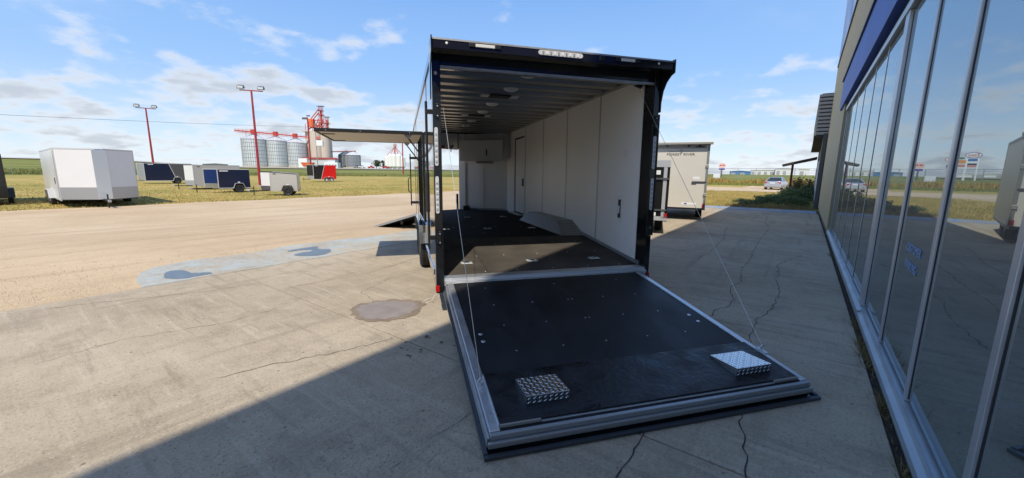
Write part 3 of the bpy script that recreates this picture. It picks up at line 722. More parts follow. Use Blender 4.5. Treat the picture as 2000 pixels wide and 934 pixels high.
# nose: right half panel, left half with its ramp door open
def vplane(x0, y0, x1, y1, z0, z1, th, m, name, parent=tr, **k):
    d = Vector((x1-x0, y1-y0, 0)).normalized(); n = Vector((-d.y, d.x, 0))*th
    mb = B(); a, b = Vector((x0, y0, 0)), Vector((x1, y1, 0))
    P = [a, b, b+n, a+n]; mb.hexa([p+Vector((0, 0, z0)) for p in P], [p+Vector((0, 0, z1)) for p in P]); return obj(name, mb, m, parent, **k)
vplane(2.405, YF-.02, XM+.10, YA-.10, .53, 2.6, -.03, liner, 'nose_panel'); vplane(2.46, YF, XM, YA, .36, ZT_, -.015, blk_s, 'nose_skin')
vplane(1.75, 6.755, 1.71, 6.777, .55, 1.75, .012, trimw, 'panel_trim')
vplane(XM+.14, YA-.14, XM-.02, YA-.05, .53, 2.6, .03, liner, 'nose_post')
vplane(.02, YF, .16, YF+.08, .53, 2.6, .03, blk_m, 'door_post'); vplane(.16, YF+.08, XM-.06, YA-.09, 2.18, 2.6, .03, liner, 'door_header')
vplane(XL, YF+.01, XM, YA+.01, 2.2, ZT_, .015, blk_s, 'nose_skin')
vplane(.55, 6.74, .78, 6.87, 2.20, 2.27, -.02, red_l, 'marker_lamp')
mb = B(); mb.tube((1.02, 6.93, 2.28), (.93, 6.80, 2.20), .022, .022, 8).tube((.95, 6.86, 2.24), (.95, 6.86, 2.1), .012, .012, 8); obj('door_bracket', mb, blk_m, tr)
vplane(2.36, YF-.05, XM+.12, YA-.15, .551, .60, .02, alu_d, 'wall_skirting')
wallbox('junction_box', 1.26, 1.44, 6.80, 6.92, .552, .66, blk_m, bevel=.01)
cb = vplane(2.33, 6.37, 1.30, 6.93, 1.86, 2.40, .30, K('cabinet_white', (.78, .78, .76), .35), 'cabinet', bevel=.008)
vplane(2.20, 6.115, 1.42, 6.54, 1.92, 2.34, -.010, K('cabinet_shadow_gap', (.12, .12, .12), .5), 'cabinet_reveal', cb); vplane(2.175, 6.119, 1.445, 6.517, 1.945, 2.315, -.016, K('cabinet_door_grey', (.52, .52, .50), .3), 'cabinet_door', cb); vplane(1.82, 6.305, 1.80, 6.316, 2.0, 2.16, .02, gasket, 'cabinet_pull', cb)  # dark sheet paints the shadow gap round the cabinet door
vplane(1.98, 6.25, 1.60, 6.455, 1.80, 1.855, .12, K('vent_grey', (.35, .33, .31), .5), 'air_vent', cb)
# nose ramp
nr = B(); hA, hB = Vector((.10, 6.57, .53)), Vector((1.12, 7.09, .53)); nn = Vector((-.62, .78, 0)).normalized()*1.85+Vector((-.12, -.15, -.50))
P = [hA, hB, hB+nn, hA+nn]; dn = Vector((0, 0, -.05)); nr.hexa([p+dn for p in P], P)
rp = obj('nose_ramp', nr, deckm, tr, bevel=.004)
obj('ramp_edge', B().hexa([hA+dn*1.1+Vector((-.01, -.012, 0)), hA+dn*1.1, hA+nn+dn*1.1, hA+nn+dn*1.1+Vector((-.01, -.012, 0))], [hA+Vector((-.01, -.012, .004)), hA+Vector((0, 0, .004)), hA+nn+Vector((0, 0, .004)), hA+nn+Vector((-.01, -.012, .004))]), alu_d, rp)
obj('ramp_foot', B().box(-.42, -.36, 7.02, 7.08, .16, .26).box(-.06, 0, 6.70, 6.76, .2, .4), blk_m, rp)
lb = B(); lb.tube((-.13, 6.3, .72), (-.13, 6.3, 2.0), .014, .014, 8); nb = obj('lock_bar', lb, blk_m, tr)
hb = B()
for z in (.8, 1.9): hb.box(-.15, XL, 6.27, 6.33, z-.03, z+.03)
obj('bar_bracket', hb, blk_m, nb); obj('bar_handle', B().path([(-.15, 6.3, 1.05), (-.19, 6.3, 1.09), (-.19, 6.3, 1.38), (-.15, 6.3, 1.42)], .012, 6), blk_m, nb)
# rear frame: posts, header, sill, spoiler
wallbox('rear_post', XL-.004, .047, 0, .2, .25, ZT_, blk, bevel=.006); wallbox('rear_post', 2.405, XR+.004, 0, .2, .25, ZT_, blk, bevel=.006)
wallbox('rear_header', .048, 2.404, .02, .2, 2.50, ZT_, blk, bevel=.006); wallbox('header_lip', .048, 2.404, .014, .05, 2.475, 2.498, alu_d)
rs = wallbox('rear_sill', .048, 2.404, -.02, .118, .33, .408, alu, bevel=.006)
obj('sill_step', B().box(.055, 2.397, -.055, -.021, .33, .385), alu, rs, bevel=.004)
mb = B(); mb.tube((.06, -.062, .365), (2.39, -.062, .365), .012, .012, 8); obj('hinge', mb, alu_d, rs)
for x in (.45, 1.25, 2.0): obj('sill_marking', B().box(x, x+.12, .03, .05, .4082, .4095), alu_d, rs)
sp = B(); sp.prism([(-.20, 2.585), (.0, 2.60), (.0, ZT_+.034), (-.20, 2.672)], XL-.012, XR+.012, 'x'); spo = obj('rear_spoiler', sp, blk, tr, bevel=.005)
for xa in (XL-.024, XR+.0125):
    p = B(); p.prism([(-.22, 2.69), (-.22, 2.555), (-.16, 2.535), (-.09, 2.48), (-.04, 2.40), (-.012, 2.28), (-.012, 2.18), (.05, 2.18), (.05, 2.69)][::-1], xa, xa+.0115, 'x'); obj('spoiler_end_plate', p, blk, spo, bevel=.002)
obj('spoiler_edge', B().box(XL-.01, XR+.01, -.205, -.2005, 2.66, 2.675), alu_d, spo)
# lamps on the spoiler
bl = B(); bl.prism([(.985+.025*math.cos(rad(90+t*30)), 2.632+.022*math.sin(rad(90+t*30))) for t in range(7)]+[(1.40+.025*math.cos(rad(270+t*30)), 2.632+.022*math.sin(rad(270+t*30))) for t in range(7)], -.212, -.201, 'y')
rl = obj('centre_lamp', bl, clear_l, tr)
for k in range(10): obj('lamp_segment', B().box(1.0+k*.04, 1.018+k*.04, -.216, -.2125, 2.618, 2.646), led if k % 2 else alu_d, rl)
for xa, xb in ((.352, .534), (1.85, 2.01)):
    l = obj('load_light', B().box(xa, xb, -.215, -.201, 2.622, 2.650), lampw, tr, bevel=.004); obj('lamp_cap', B().box(xa-.06, xa-.002, -.214, -.201, 2.618, 2.654), blk_m, l, bevel=.006); obj('lamp_cap', B().box(xb+.002, xb+.06, -.214, -.201, 2.618, 2.654), blk_m, l, bevel=.006)
cmh = B(); cmh.lathe([(0, -.012), (.02, -.012), (.032, 0)], (1.64, -.201, 2.632), 16, 'y'); obj('camera_housing', cmh, blk_m, tr, smooth=True)
bolt = mesh(B().lathe([(0, -.006), (.009, -.005), (.013, 0)], n=10, axis='y'), whitepl, 'bolt_cap')
for x, z in ((.09, 2.635), (2.30, 2.635)):
    o = obj('bolt_cap', None, None, tr, data=bolt); o.location = (x, -.201, z)
# oval LED strips on the posts
def strip(x0, x1, z0, z1, y):
    r = (x1-x0)/2; cxx = (x0+x1)/2
    pts = [(cxx+r*math.cos(rad(180-t*30)), z1-r+r*math.sin(rad(180-t*30))) for t in range(7)][::-1]+[(cxx+r*math.cos(rad(-t*30)), z0+r+r*math.sin(rad(-t*30))) for t in range(7)][::1]
    pts = [(cxx+r*math.cos(rad(t*30)), z1-r+r*math.sin(rad(t*30))) for t in range(7)]+[(cxx+r*math.cos(rad(180+t*30)), z0+r+r*math.sin(rad(180+t*30))) for t in range(7)]
    l = obj('tail_light', B().prism(pts, y-.010, y-.001, 'y'), clear_l, tr); n = int((z1-z0-.05)/.026)
    for k in range(n):
        z = z0+.03+k*.026; obj('lamp_segment', B().box(cxx-r*.65, cxx+r*.65, y-.013, y-.0105, z, z+.013), led if k % 2 else alu_d, l)
for z0, z1 in ((1.55, 1.92), (1.08, 1.45)):
    strip(-.022, .012, z0, z1, 0.0); strip(2.425, 2.459, z0, z1, 0.0)
obj('corner_lamp', B().box(XL-.012, .0, -.012, -.001, .27, .335), red_l, tr, bevel=.004); obj('corner_lamp', B().box(2.445, 2.478, -.012, -.001, .27, .335), red_l, tr, bevel=.004)
ml = B(); ml.lathe([(0, -.022), (.012, -.02), (.02, 0)], (-.0, -.001, 2.42), 12, 'y'); obj('marker_stud', ml, clear_l, tr, smooth=True)
# ramp lock bars beside the posts
for xb_, sgn in ((-.092, -1), (2.515, 1)):
    lb = B(); lb.tube((xb_, .05, .775), (xb_, .05, 2.165), .013, .013, 10); b_ = obj('lock_bar', lb, blk_m, tr, smooth=True)
    for z in (.83, 2.07):
        x1 = XL if sgn < 0 else XR; obj('bar_bracket', B().box(xb_, x1, .035, .065, z-.022, z+.022), blk_m, b_, bevel=.004)
        hx = .012 if sgn < 0 else 2.44
        hg = obj('lock_hinge', B().box(hx-.012, hx+.012, -.02, -.001, z-.07, z+.07), blk_m, tr, bevel=.004); obj('pin', B().box(hx-.03, hx-.014, -.024, -.002, z-.05, z+.05), blk_m, hg)
        for dz in (.045, -.045): obj('bolt_head', B().lathe([(0, -.005), (.007, -.004), (.009, 0)], (hx, -.021, z+dz), 8, 'y'), alu_d, hg)
# another pair of bars and pull on the side in front of the escape door
obj('grab_handle', B().box(-.055, XL-.0045, 1.10, 1.15, 1.0, 1.5), blk_m, tr, bevel=.01)
# wheels and fender
def wheel(x, y, z, r, w, parent, side=-1, rimm=None, spokes=0):
    tw = B(); tw.lathe([(r*.60, -w/2), (r*.9, -w/2), (r*.985, -w*.38), (r, -w*.2), (r, w*.2), (r*.985, w*.38), (r*.9, w/2), (r*.60, w/2), (r*.60, -w/2)], (x, y, z), 36, 'x')
    t = obj('wheel', tw, tyre, parent, smooth=True)
    rw = B(); rw.lathe([(0, side*w*.30), (r*.16, side*w*.34), (r*.22, side*w*.22), (r*.46, side*w*.12), (r*.54, side*w*.40), (r*.62, side*w*.46), (r*.62, -side*w*.4)], (x, y, z), 30, 'x'); rr = obj('rim', rw, rimm or alu, t, smooth=True)
    if r > .3:
        tb = B()
        for k in range(48):
            a = 2*math.pi*k/48
            for s_ in (-.3, 0, .3):
                c = Vector((x+s_*w, y+math.cos(a)*r, z+math.sin(a)*r)); n_ = Vector((0, math.cos(a), math.sin(a))); ax = Vector((1, 0, 0)); tb.loz(c-n_*.002, ax, n_.cross(ax), n_, w*.12, r*.045, .008)
        stuff(obj('tread_blocks', tb, tyre, t))
    return t
for y in (2.36, 3.24): wheel(.0, y, .36+.014*y-.02, .345, .21, tr, -1, alu); wheel(2.46, y, .36+.014*y-.02, .345, .21, tr, 1, alu)
fpt = [(1.93, .46), (2.06, .72), (2.25, .775), (3.35, .775), (3.54, .72), (3.67, .46), (3.62, .46), (3.50, .69), (3.34, .74), (2.26, .74), (2.10, .69), (1.98, .46)]
for xa, xb in ((-.115, XL-.001), (XR+.001, 2.56)):
    mb = B(); n = len(fpt); vs = [(xa, *p) for p in fpt]+[(xb, *p) for p in fpt]; h = n//2
    fc = [(i, (i+1) % n, n+(i+1) % n, n+i) for i in range(n)]
    for i in range(5): fc += [(i, i+1, n-2-i, n-1-i), (n+i, n+n-1-i, n+n-2-i, n+i+1)]
    mb.add(vs, fc); obj('fender', mb, chrome, tr, bevel=.004)
wallbox('side_trim', XL-.012, XL-.0015, .21, 1.79, .40, .46, chrome); wallbox('frame_rail', .3, .4, 1.8, 6.2, .25, .47, blk_m); wallbox('frame_rail', 2.0, 2.1, 1.8, 6.2, .25, .47, blk_m)
for y in (2.36, 3.24):
    a = B(); a.tube((0, y, .36+.014*y), (2.44, y, .36+.014*y), .045, .045, 10); obj('axle', a, blk_m, tr)
# raised escape door
aw = obj('escape_door', B().box(-1.42, -.045, 1.87, 3.38, 2.052, 2.066), blk_s, tr)
obj('door_lining', B().box(-1.40, -.06, 1.885, 3.365, 2.030, 2.0515), cream, aw)
obj('door_edge', B().box(-1.44, -.04, 1.852, 1.869, 2.025, 2.072), blk_m, aw); obj('door_edge', B().box(-1.44, -.04, 3.381, 3.398, 2.025, 2.072), blk_m, aw); obj('door_edge', B().box(-1.44, -1.421, 1.87, 3.38, 2.025, 2.072), blk_m, aw)
obj('edge_rivet', B().box(-.87, -.86, 1.849, 1.8515, 2.043, 2.053).box(-.22, -.21, 1.849, 1.8515, 2.043, 2.053).box(-1.3, -1.29, 1.849, 1.8515, 2.043, 2.053), alu, aw)
for y in (1.93, 3.32):
    g = B(); g.tube((-.03, y, 1.70), (-.235, y, 1.98), .010, .010, 8).tube((-.12, y, 1.82), (-.235, y, 1.98), .006, .006, 6); s_ = obj('gas_strut', g, blk_m, aw)
    p = B(); p.prism([(-.30, 2.029), (-.235, 1.965), (-.18, 2.029)], y-.01, y+.01, 'y'); obj('strut_bracket', p, alu_d, s_)
for y in (2.1, 3.2): obj('latch_rod', B().tube((-1.38, y, 2.02), (-1.22, y, 2.02), .006, .006, 6), blk_m, aw)
# rear ramp
rm = bpy.data.objects.new('ramp_door', mesh(B().box(.134, 2.235, -2.10, -.02, -.05, 0), deckm, 'ramp_door')); COL.objects.link(rm); rm.parent = tr
rm.location = (0, -.065, .372); rm.rotation_euler = (rad(7.9), 0, 0); rm.scale = (1, .985, 1)
def R(name, mb, m, **k): return obj(name, mb, m, rm, **k)
R('side_rail', B().box(.070, .130, -2.10, -.02, -.058, .006), alu, bevel=.004); R('side_rail', B().box(2.239, 2.292, -2.10, -.02, -.058, .006), alu, bevel=.004)
R('side_channel', B().box(.052, .067, -2.12, -.02, -.075, -.02), alu_d); R('side_channel', B().box(2.295, 2.31, -2.12, -.02, -.075, -.02), alu_d)
R('end_rail', B().box(.070, 2.292, -2.128, -2.103, -.035, .002), K('end_rail_shaded_alu', (.40, .41, .42), .4, .7), bevel=.003); R('end_rail', B().box(.055, 2.305, -2.150, -2.130, -.064, -.030), MATS['end_rail_shaded_alu'], bevel=.003)  # rail metal darkened to paint in the shade on its end face
R('outer_skin', B().box(.051, 2.322, -2.155, -.02, -.10, -.092), blk, bevel=.002); R('outer_core', B().box(.062, 2.302, -2.127, -.03, -.091, -.0595), blk_m)
R('skin_flange', B().box(.028, .050, -2.16, -.02, -.104, -.078), K('flange_grey', (.09, .10, .115), .3, .6)); R('skin_flange', B().box(2.323, 2.345, -2.16, -.02, -.104, -.078), MATS['flange_grey']); R('skin_flange', B().box(.028, 2.345, -2.185, -2.161, -.104, -.084), MATS['flange_grey'])
fl = R('ramp_flap', B().box(.132, 2.235, -2.07, -1.61, .0015, .018), flapm, bevel=.002)
R('flap_edge', B().box(.126, .1315, -2.07, -1.61, .001, .0195), alu); R('flap_end', B().box(.132, .37, -2.082, -2.0705, .0015, .0185), K('cut_plywood', (.30, .28, .25), .8)); R('flap_end', B().box(2.03, 2.235, -2.082, -2.0705, .0015, .0185), MATS['cut_plywood']); R('flap_hinge', B().box(.375, 2.025, -2.086, -2.071, .0012, .006), alu_d)
rsc = mesh(B().lathe([(0, .002), (.005, .002), (.0075, 0)], n=10), alu_d, 'ramp_screw'); bsc = mesh(B().lathe([(0, .005), (.012, .004), (.017, 0)], n=12), alu, 'ramp_bolt')
for j, y in enumerate((-.19, -.58, -.965, -1.35)):
    for x in (.43, .80, 1.16, 1.53, 1.89):
        if j == 0 and x in (.80, 1.53): continue
        o = R('ramp_screw', None, None, data=rsc); o.location = (x, y, .0005)
for y in (-.965, -.58):
    o = R('ramp_screw', None, None, data=rsc); o.location = (1.20, y, .0005)
for x, y in ((.215, -1.07), (.215, -1.18), (2.13, -1.09), (2.13, -1.21)):
    o = R('ramp_bolt', None, None, data=bsc); o.location = (x, y, .0005)
for k in range(9):
    o = R('ramp_screw', None, None, data=rsc); o.location = (.100, -.15-k*.23, .0065)
for k in range(7):
    o = R('ramp_screw', None, None, data=rsc); o.location = (.45+k*.26, -2.115, .0025)
plate = K('checker_plate', (.66, .67, .68), .27, 1.0, bump=.05, bscale=25)
def wedge(x0, x1, ya, yb, label):
    z0 = .0185; h = .062
    mb = B(); mb.hexa([(x0, yb, z0), (x1, yb, z0), (x1, ya, z0), (x0, ya, z0)], [(x0, yb, z0+h), (x1, yb, z0+h), (x1, ya, z0+.012), (x0, ya, z0+.012)])
    w = R('ramp_wedge', mb, plate, bevel=.002); w['label'] = label
    L = ya-yb; up_ = Vector((0, h-.012, L)).normalized(); up_ = Vector((0, (h-.012)/L, 1)).normalized(); ylen = Vector((0, -1, (h-.012)/L)).normalized()
    tb = B(); nx, ny = 9, 9
    for i in range(nx):
        for j in range(ny):
            px = x0+(i+.5)/nx*(x1-x0); t = (j+.5)/ny; p = Vector((px, ya-t*L, z0+.012+t*(h-.012)))+up_*.0004
            a_ = (Vector((1, 0, 0))+ylen*(1 if (i+j) % 2 else -1)).normalized(); tb.loz(p, a_, up_.cross(a_), up_, .0135, .0036, .0022)
    for i in range(8):
        for j in range(2):
            px = x0+(i+.5)/8*(x1-x0); p = Vector((px, yb-.0004, z0+.017+j*.027)); a_ = Vector((1, 0, (.8 if (i+j) % 2 else .8))).normalized(); nrm = Vector((0, -1, 0)); tb.loz(p, a_, nrm.cross(a_), nrm, .012, .003, .002)
    stuff(R('tread', tb, plate)); tb_o = [o for o in rm.children if o.name.startswith('tread')][-1]
    return w
wedge(.318, .592, -1.715, -1.955, 'left checker plate wedge reflecting dark tones'); wedge(1.80, 2.09, -1.735, -1.985, 'right checker plate wedge reflecting pale sky')
def mount(x, y):
    mb = B(); mb.box(x-.022, x+.022, y-.006, y+.006, .006, .010); mb.tube((x, y, .008), (x, y, .05), .006, .006, 8); mb.path([(x-.018, y, .035), (x, y, .058), (x+.018, y, .035), (x, y, .018), (x-.018, y, .035)], .004, 6); mb.box(x-.012, x+.02, y-.05, y+.04, .006, .013)
    return R('cable_mount', mb, alu, smooth=False)
mount(.095, -1.70); mount(2.282, -1.73)
# cables
def ramp_pt(x, y, z):
    a = rad(7.9); return Vector((x, -.065+y*.985*math.cos(a)-z*math.sin(a), .372+y*math.sin(a)+z*math.cos(a)))
for top, bot in (((.075, .22, 2.28), ramp_pt(.095, -1.70, .05)), ((2.34, .24, 2.50), ramp_pt(2.282, -1.73, .05))):
    c = B(); c.tube(top, bot, .0021, .0021, 6); obj('ramp_cable', c, cable_m, tr)
obj('cable_spring', B().tube((2.30, .22, 2.52), (2.375, .22, 2.50), .03, .03, 10), blk_m, tr)
obj('jack_stand', B().box(.10, .16, .03, .09, .0, .33), K('grey_stand', (.17, .17, .16), .6), tr)
# coupler and jack at the nose
obj('tongue', B().box(1.17, 1.27, 6.6, 8.3, .30, .42), blk_m, tr); obj('tongue_jack', B().box(1.19, 1.25, 7.7, 7.76, .0, .95), blk_m, tr)

# ------------------------------------------------------------------ generic parked trailers
def parked(name, label, x, y, head, wd, L, z0, z1, zg, nose, side_m, front_m, guard_m, nose_d, trim_m, wheels, wr=.33, tone=None, rear=False, roofdrop=0.0, top_m=None, cap=None, wheel_rim=None, tuck=False, group='trailers parked on the grass', jack=True, logo=None, anchor='centre', fender_m=None, door=False):
    """origin under the middle of the front wall; +y is the nose direction"""
    a = rad(head); fx, fy = math.sin(a), math.cos(a); rx_, ry_ = math.cos(a), -math.sin(a)
    if anchor == 'right': x -= rx_*wd/2; y -= ry_*wd/2
    if anchor == 'left': x += rx_*wd/2; y += ry_*wd/2
    if anchor == 'rear_right': x += fx*L-rx_*wd/2; y += fy*L-ry_*wd/2
    t = thing(name, label, 'trailer', (x, y, zg), -a, group)
    h = wd/2; z0 -= zg; z1 -= zg; f = nose*.16
    def q(name, mb, m, par=t, **k): return obj(name, mb, m, par, **k)
    zr = z1-roofdrop
    for s in (-1, 1):
        p = B(); p.prism([(-L, z0), (0, z0), (0, z1), (-L, zr)], s*h-.012, s*h+.012, 'x'); q('side_panel', p, side_m)
        p = B(); p.box(s*h-.02, s*h+.02, -L-.01, .01, z0-.07, z0-.002); q('bottom_rail', p, trim_m)
        p = B(); p.prism([(-L-.01, zr-.05), (.01, z1-.05), (.01, z1+.01), (-L-.01, zr+.01)], s*h-.02, s*h+.02, 'x'); q('top_rail', p, top_m or trim_m)
        q('corner_trim', B().box(s*h-.02, s*h+.02, -.04, .03, z0, z1-.052), trim_m)
    p = B(); p.prism([(-L, z0-.06), (0, z0-.06), (0, z0), (-L, z0)], -h+.02, h-.02, 'x'); q('floor', p, blk_m)
    p = B(); p.add([(-h, -L, zr), (h, -L, zr), (h, 0, z1), (f, nose_d, z1-.02), (-f, nose_d, z1-.02), (-h, 0, z1)], [(0, 1, 2, 3, 4, 5)]); q('roof', p, whitepl)
    q('rear_door', B().box(-h+.013, h-.013, -L-.012, -L+.012, z0, zr-.01), side_m if not rear else rear)
    zm = z0+(z1-z0)*.24
    for s in (-1, 1):
        def face(za, zb, m, nm, off=0):
            p = B(); a_, b_ = Vector((s*h, .012, 0)), Vector((s*f, nose_d, 0)); n_ = Vector((s*nose_d, h-f, 0)).normalized()*(.012+off)
            P = [a_, b_, b_+n_, a_+n_]
            p.hexa([v+Vector((0, 0, za)) for v in P], [v+Vector((0, 0, zb)) for v in P]); q(nm, p, m)
        face(z0, zm-.003, guard_m, 'stone_guard'); face(zm, z1-.052, front_m, 'nose_panel'); face(z1-.05, z1+.008, top_m or trim_m, 'nose_cap_rail', .01)
    p = B(); p.box(-f-.02, f+.02, nose_d-.04, nose_d+.02, z0, z1-.02); q('nose_corner', p, cap or trim_m, bevel=.01)
    # tongue and jack
    q('tongue', B().box(-.05, .05, nose_d-.5, nose_d+.85, z0-.09, z0-.02), blk_m)
    if jack:
        jm = B(); jm.tube((0, nose_d+.55, .02), (0, nose_d+.55, z0+.28), .035, .03, 8); j = q('tongue_jack', jm, blk_m)
        obj('jack_crank', B().path([(0, nose_d+.55, z0+.28), (.0, nose_d+.55, z0+.33), (.16, nose_d+.55, z0+.33)], .012, 6), alu, j)
        obj('coupler', B().box(-.06, .06, nose_d+.8, nose_d+1.0, z0-.10, z0+.02), alu_d, t, bevel=.02)
    for yy in wheels:
        for s in (-1, 1): wheel(s*(h-.16 if tuck else h+.07), -yy, wr, wr, .2, t, s, wheel_rim)
    if wheels and not tuck:
        yc = sum(wheels)/len(wheels); hw = (max(wheels)-min(wheels))/2+wr+.09; zt = wr*2+.10
        prof = [(-hw, z0-.06), (-hw+.17, zt), (hw-.17, zt), (hw, z0-.06)]
        for s in (-1, 1):
            xa, xb = (s*h, s*(h+.24)); p = B()
            for (a_, b_), (c_, d_) in zip(prof[:-1], prof[1:]):
                dx, dz = c_-a_, d_-b_; l_ = math.hypot(dx, dz); nx, nz_ = -dz/l_*.03, dx/l_*.03
                y0, y1 = -yc+a_, -yc+c_
                p.hexa([(xa, y0, b_), (xb, y0, b_), (xb, y1, d_), (xa, y1, d_)], [(xa, y0+nx, b_+nz_), (xb, y0+nx, b_+nz_), (xb, y1+nx, d_+nz_), (xa, y1+nx, d_+nz_)])
            q('fender', p, fender_m or trim_m)
            q('marker_lamp', B().box(s*(h+.013), s*(h+.03), -yc-.08, -yc+.08, zt+.07, zt+.13), whitepl)
    if tone:
        y0t, y0b, m2, mline = tone
        for s in (-1, 1):
            p = B(); p.prism([(-L+.01, z0+.002), (-y0b, z0+.002), (-y0t, z1-.053), (-L+.01, zr-.053)], s*(h+.013), s*(h+.018), 'x'); q('accent_panel', p, m2)
            p = B(); p.prism([(-y0b-.03, z0+.003), (-y0b+.03, z0+.003), (-y0t+.03, z1-.055), (-y0t-.03, z1-.055)], s*(h+.0135), s*(h+.024), 'x'); q('accent_strip', p, mline)
    if logo:
        for s in (-1, 1):
            p = B(); p.box(s*(h+.013), s*(h+.017), -logo[0]-logo[1], -logo[0], z1-.20, z1-.13); q('decal', p, logo[2])
    if door:
        d = q('side_door', B().box(h+.013, h+.024, -1.15, -.35, z0+.08, z1-.12), side_m); sm_ = K('door_seam_grey', (.2, .2, .2), .6)
        for yy in (-1.17, -.35): obj('door_seam', B().box(h+.0245, h+.026, yy, yy+.02, z0+.06, z1-.10), sm_, d)
        obj('door_latch', B().box(h+.0265, h+.05, -1.1, -1.04, z0+.75, z0+1.05), blk_m, d)
    for s in (-1, 1):
        q('tail_lamp', B().box(s*h-.07, s*h+.01, -L-.03, -L-.0125, z0+.02, z0+.14), red_l)
    return t
whiteskin = K('white_trailer_skin', (.70, .70, .695), .3, var=.015, vscale=1.5); greyskin = K('grey_trailer_skin', (.34, .33, .32), .3); beigeskin = K('beige_trailer_skin', (.46, .44, .40), .3)
navyskin = K('navy_trailer_skin', (.008, .013, .04), .2); charskin = K('charcoal_trailer_skin', (.075, .075, .078), .3); redskin = K('red_trailer_skin', (.55, .008, .008), .2); blkskin = K('black_trailer_skin', (.012, .012, .012), .18)
guard = K('stone_guard_plate', (.62, .62, .63), .25, .9, bump=.06, bscale=5); trimg = K('grey_trim', (.42, .42, .42), .4, .4); trimk = K('black_trim', (.015, .015, .015), .4); trimal = K('silver_trim', (.68, .68, .68), .35, .5)
darkrim = K('black_rim', (.03, .03, .03), .35)
wt = parked('enclosed_trailer', 'big white enclosed trailer with mirrored nose strip at left', -21.25, 20.45, 127, 2.8, 7.6, -.10, 2.38, -.52, .8, whiteskin, whiteskin, K('grey_stone_guard', (.42, .42, .43), .35, .6), 1.05, K('pale_trim', (.52, .52, .52), .4), (3.2, 4.05), .34, cap=chrome, door=True)
obj('nose_mirror', B().box(-.26, .26, 1.072, 1.095, .45, 2.84), K('crinkled_sky_tint_plate', (.66, .74, .80), .28, .55, bump=.5, bscale=3.0), wt)  # pale blue base colour paints in a reflected sky
for s in (-1, 1): obj('clearance_lamp', B().box(s*1.05-.06, s*1.05+.06, .16, .20, 2.66, 2.71), gasket, wt)
parked('enclosed_trailer', 'black trailer cut off by the left edge of the picture', -26.3, 20.6, 128, 2.3, 6.0, -.1, 2.1, -.52, .5, blkskin, blkskin, trimk, .5, trimk, (1.0, 1.85), .36, anchor='left', rear=trimk, top_m=trimk, wheel_rim=darkrim)
parked('enclosed_trailer', 'navy and charcoal two-tone trailer behind the white one', -45.6, 49.4, 222, 1.95, 4.7, -.1, 2.06, -.52, .6, navyskin, alu_d, guard, .55, trimal, (3.1,), .36, tone=(2.4, 3.05, charskin, trimal), anchor='left', wheel_rim=darkrim, logo=(.4, .5, whitepl))
parked('enclosed_trailer', 'plain grey trailer with nose coloured pale for sunlight between two navy trailers', -30.0, 37.5, 236, 1.95, 3.6, -.10, 1.80, -.52, .5, greyskin, whiteskin, trimg, .75, trimg, (), .34, anchor='left', logo=(.3, .25, blk_m))  # white nose skin paints sunlight onto the grey body
parked('enclosed_trailer', 'small navy trailer with silver trim and black wheel', -24.6, 33.2, 228, 1.55, 2.25, -.10, 1.46, -.52, .5, navyskin, K('navy_skin_lit', (.010, .028, .11), .2), guard, .85, trimal, (1.45,), .34, anchor='left', wheel_rim=darkrim, logo=(.15, .6, whitepl))  # navy nose skin lightened to paint in the sun on it
parked('enclosed_trailer', 'smallest low trailer, beige with black trim near the gravel', -18.4, 30.2, 250, 1.45, 1.8, -.10, 1.30, -.52, .5, beigeskin, whiteskin, charskin, .75, K('beige_trim', (.42, .40, .37), .4), (1.15,), .33, anchor='left', wheel_rim=darkrim, roofdrop=.14, top_m=trimk, fender_m=trimk, logo=(.2, .2, blk_m), cap=trimk)  # white nose stands for the beige skin in sunlight
parked('enclosed_trailer', 'black and red two-tone trailer parked farthest out on the grass', -33.8, 67.7, 244, 2.1, 3.5, -.10, 2.30, -.52, .5, blkskin, blkskin, guard, 1.0, trimal, (1.95, 2.75), .33, tone=(1.75, 1.15, redskin, trimal), anchor='left', logo=(.3, .4, whitepl))
# the two trailers parked on the concrete to the right
frb = K('champagne_trailer_skin', (.62, .585, .505), .35, var=.02, vscale=2)
fr_ = parked('enclosed_trailer', 'champagne grey trailer with dark FOREST RIVER lettering on its rear door', 6.17, 12.68, 25.5, 1.62, 3.6, .42, 2.46, 0, .5, frb, frb, guard, .8, K('champagne_trim', (.36, .345, .30), .4, .3), (1.45, 2.25), .34, tuck=True, anchor='rear_right', group='trailers on the concrete', rear=frb)
Lr = 3.6
me = text_mesh('FOREST RIVER', .128, K('dark_grey_lettering', (.06, .055, .05), .5), .002, 'lettering'); o = obj('lettering', None, None, fr_, data=me); o.location = (-.02, -Lr-.016, 2.12); o.rotation_euler = (rad(90), 0, 0); o.scale = (1.05, .8, 1)
em = B(); em.box(-.36, -.07, -Lr-.016, -Lr-.0125, 2.222, 2.228).box(.07, .36, -Lr-.016, -Lr-.0125, 2.222, 2.228).lathe([(.035, -.016), (.048, -.016), (.048, -.0125), (.035, -.0125), (.035, -.016)], (0, -Lr, 2.22), 14, 'y'); obj('emblem', em, MATS['dark_grey_lettering'], fr_)
obj('header_band', B().box(-.80, .72, -Lr-.02, -Lr-.0125, 2.31, 2.41), K('header_band', (.30, .285, .25), .4), fr_)
obj('script_mark', B().box(.40, .66, -Lr-.0235, -Lr-.0205, 2.335, 2.375), MATS['dark_grey_lettering'], fr_)
for x in (-.45, .20, .52): obj('header_lamp', B().lathe([(0, -.03), (.03, -.03), (.035, 0)], (x, -Lr-.02, 2.385), 12, 'y'), gasket, fr_)
obj('spoiler', B().box(-.86, .90, -Lr-.18, -Lr+.02, 2.425, 2.50), K('champagne_trim', (.36, .345, .30)), fr_, bevel=.01)
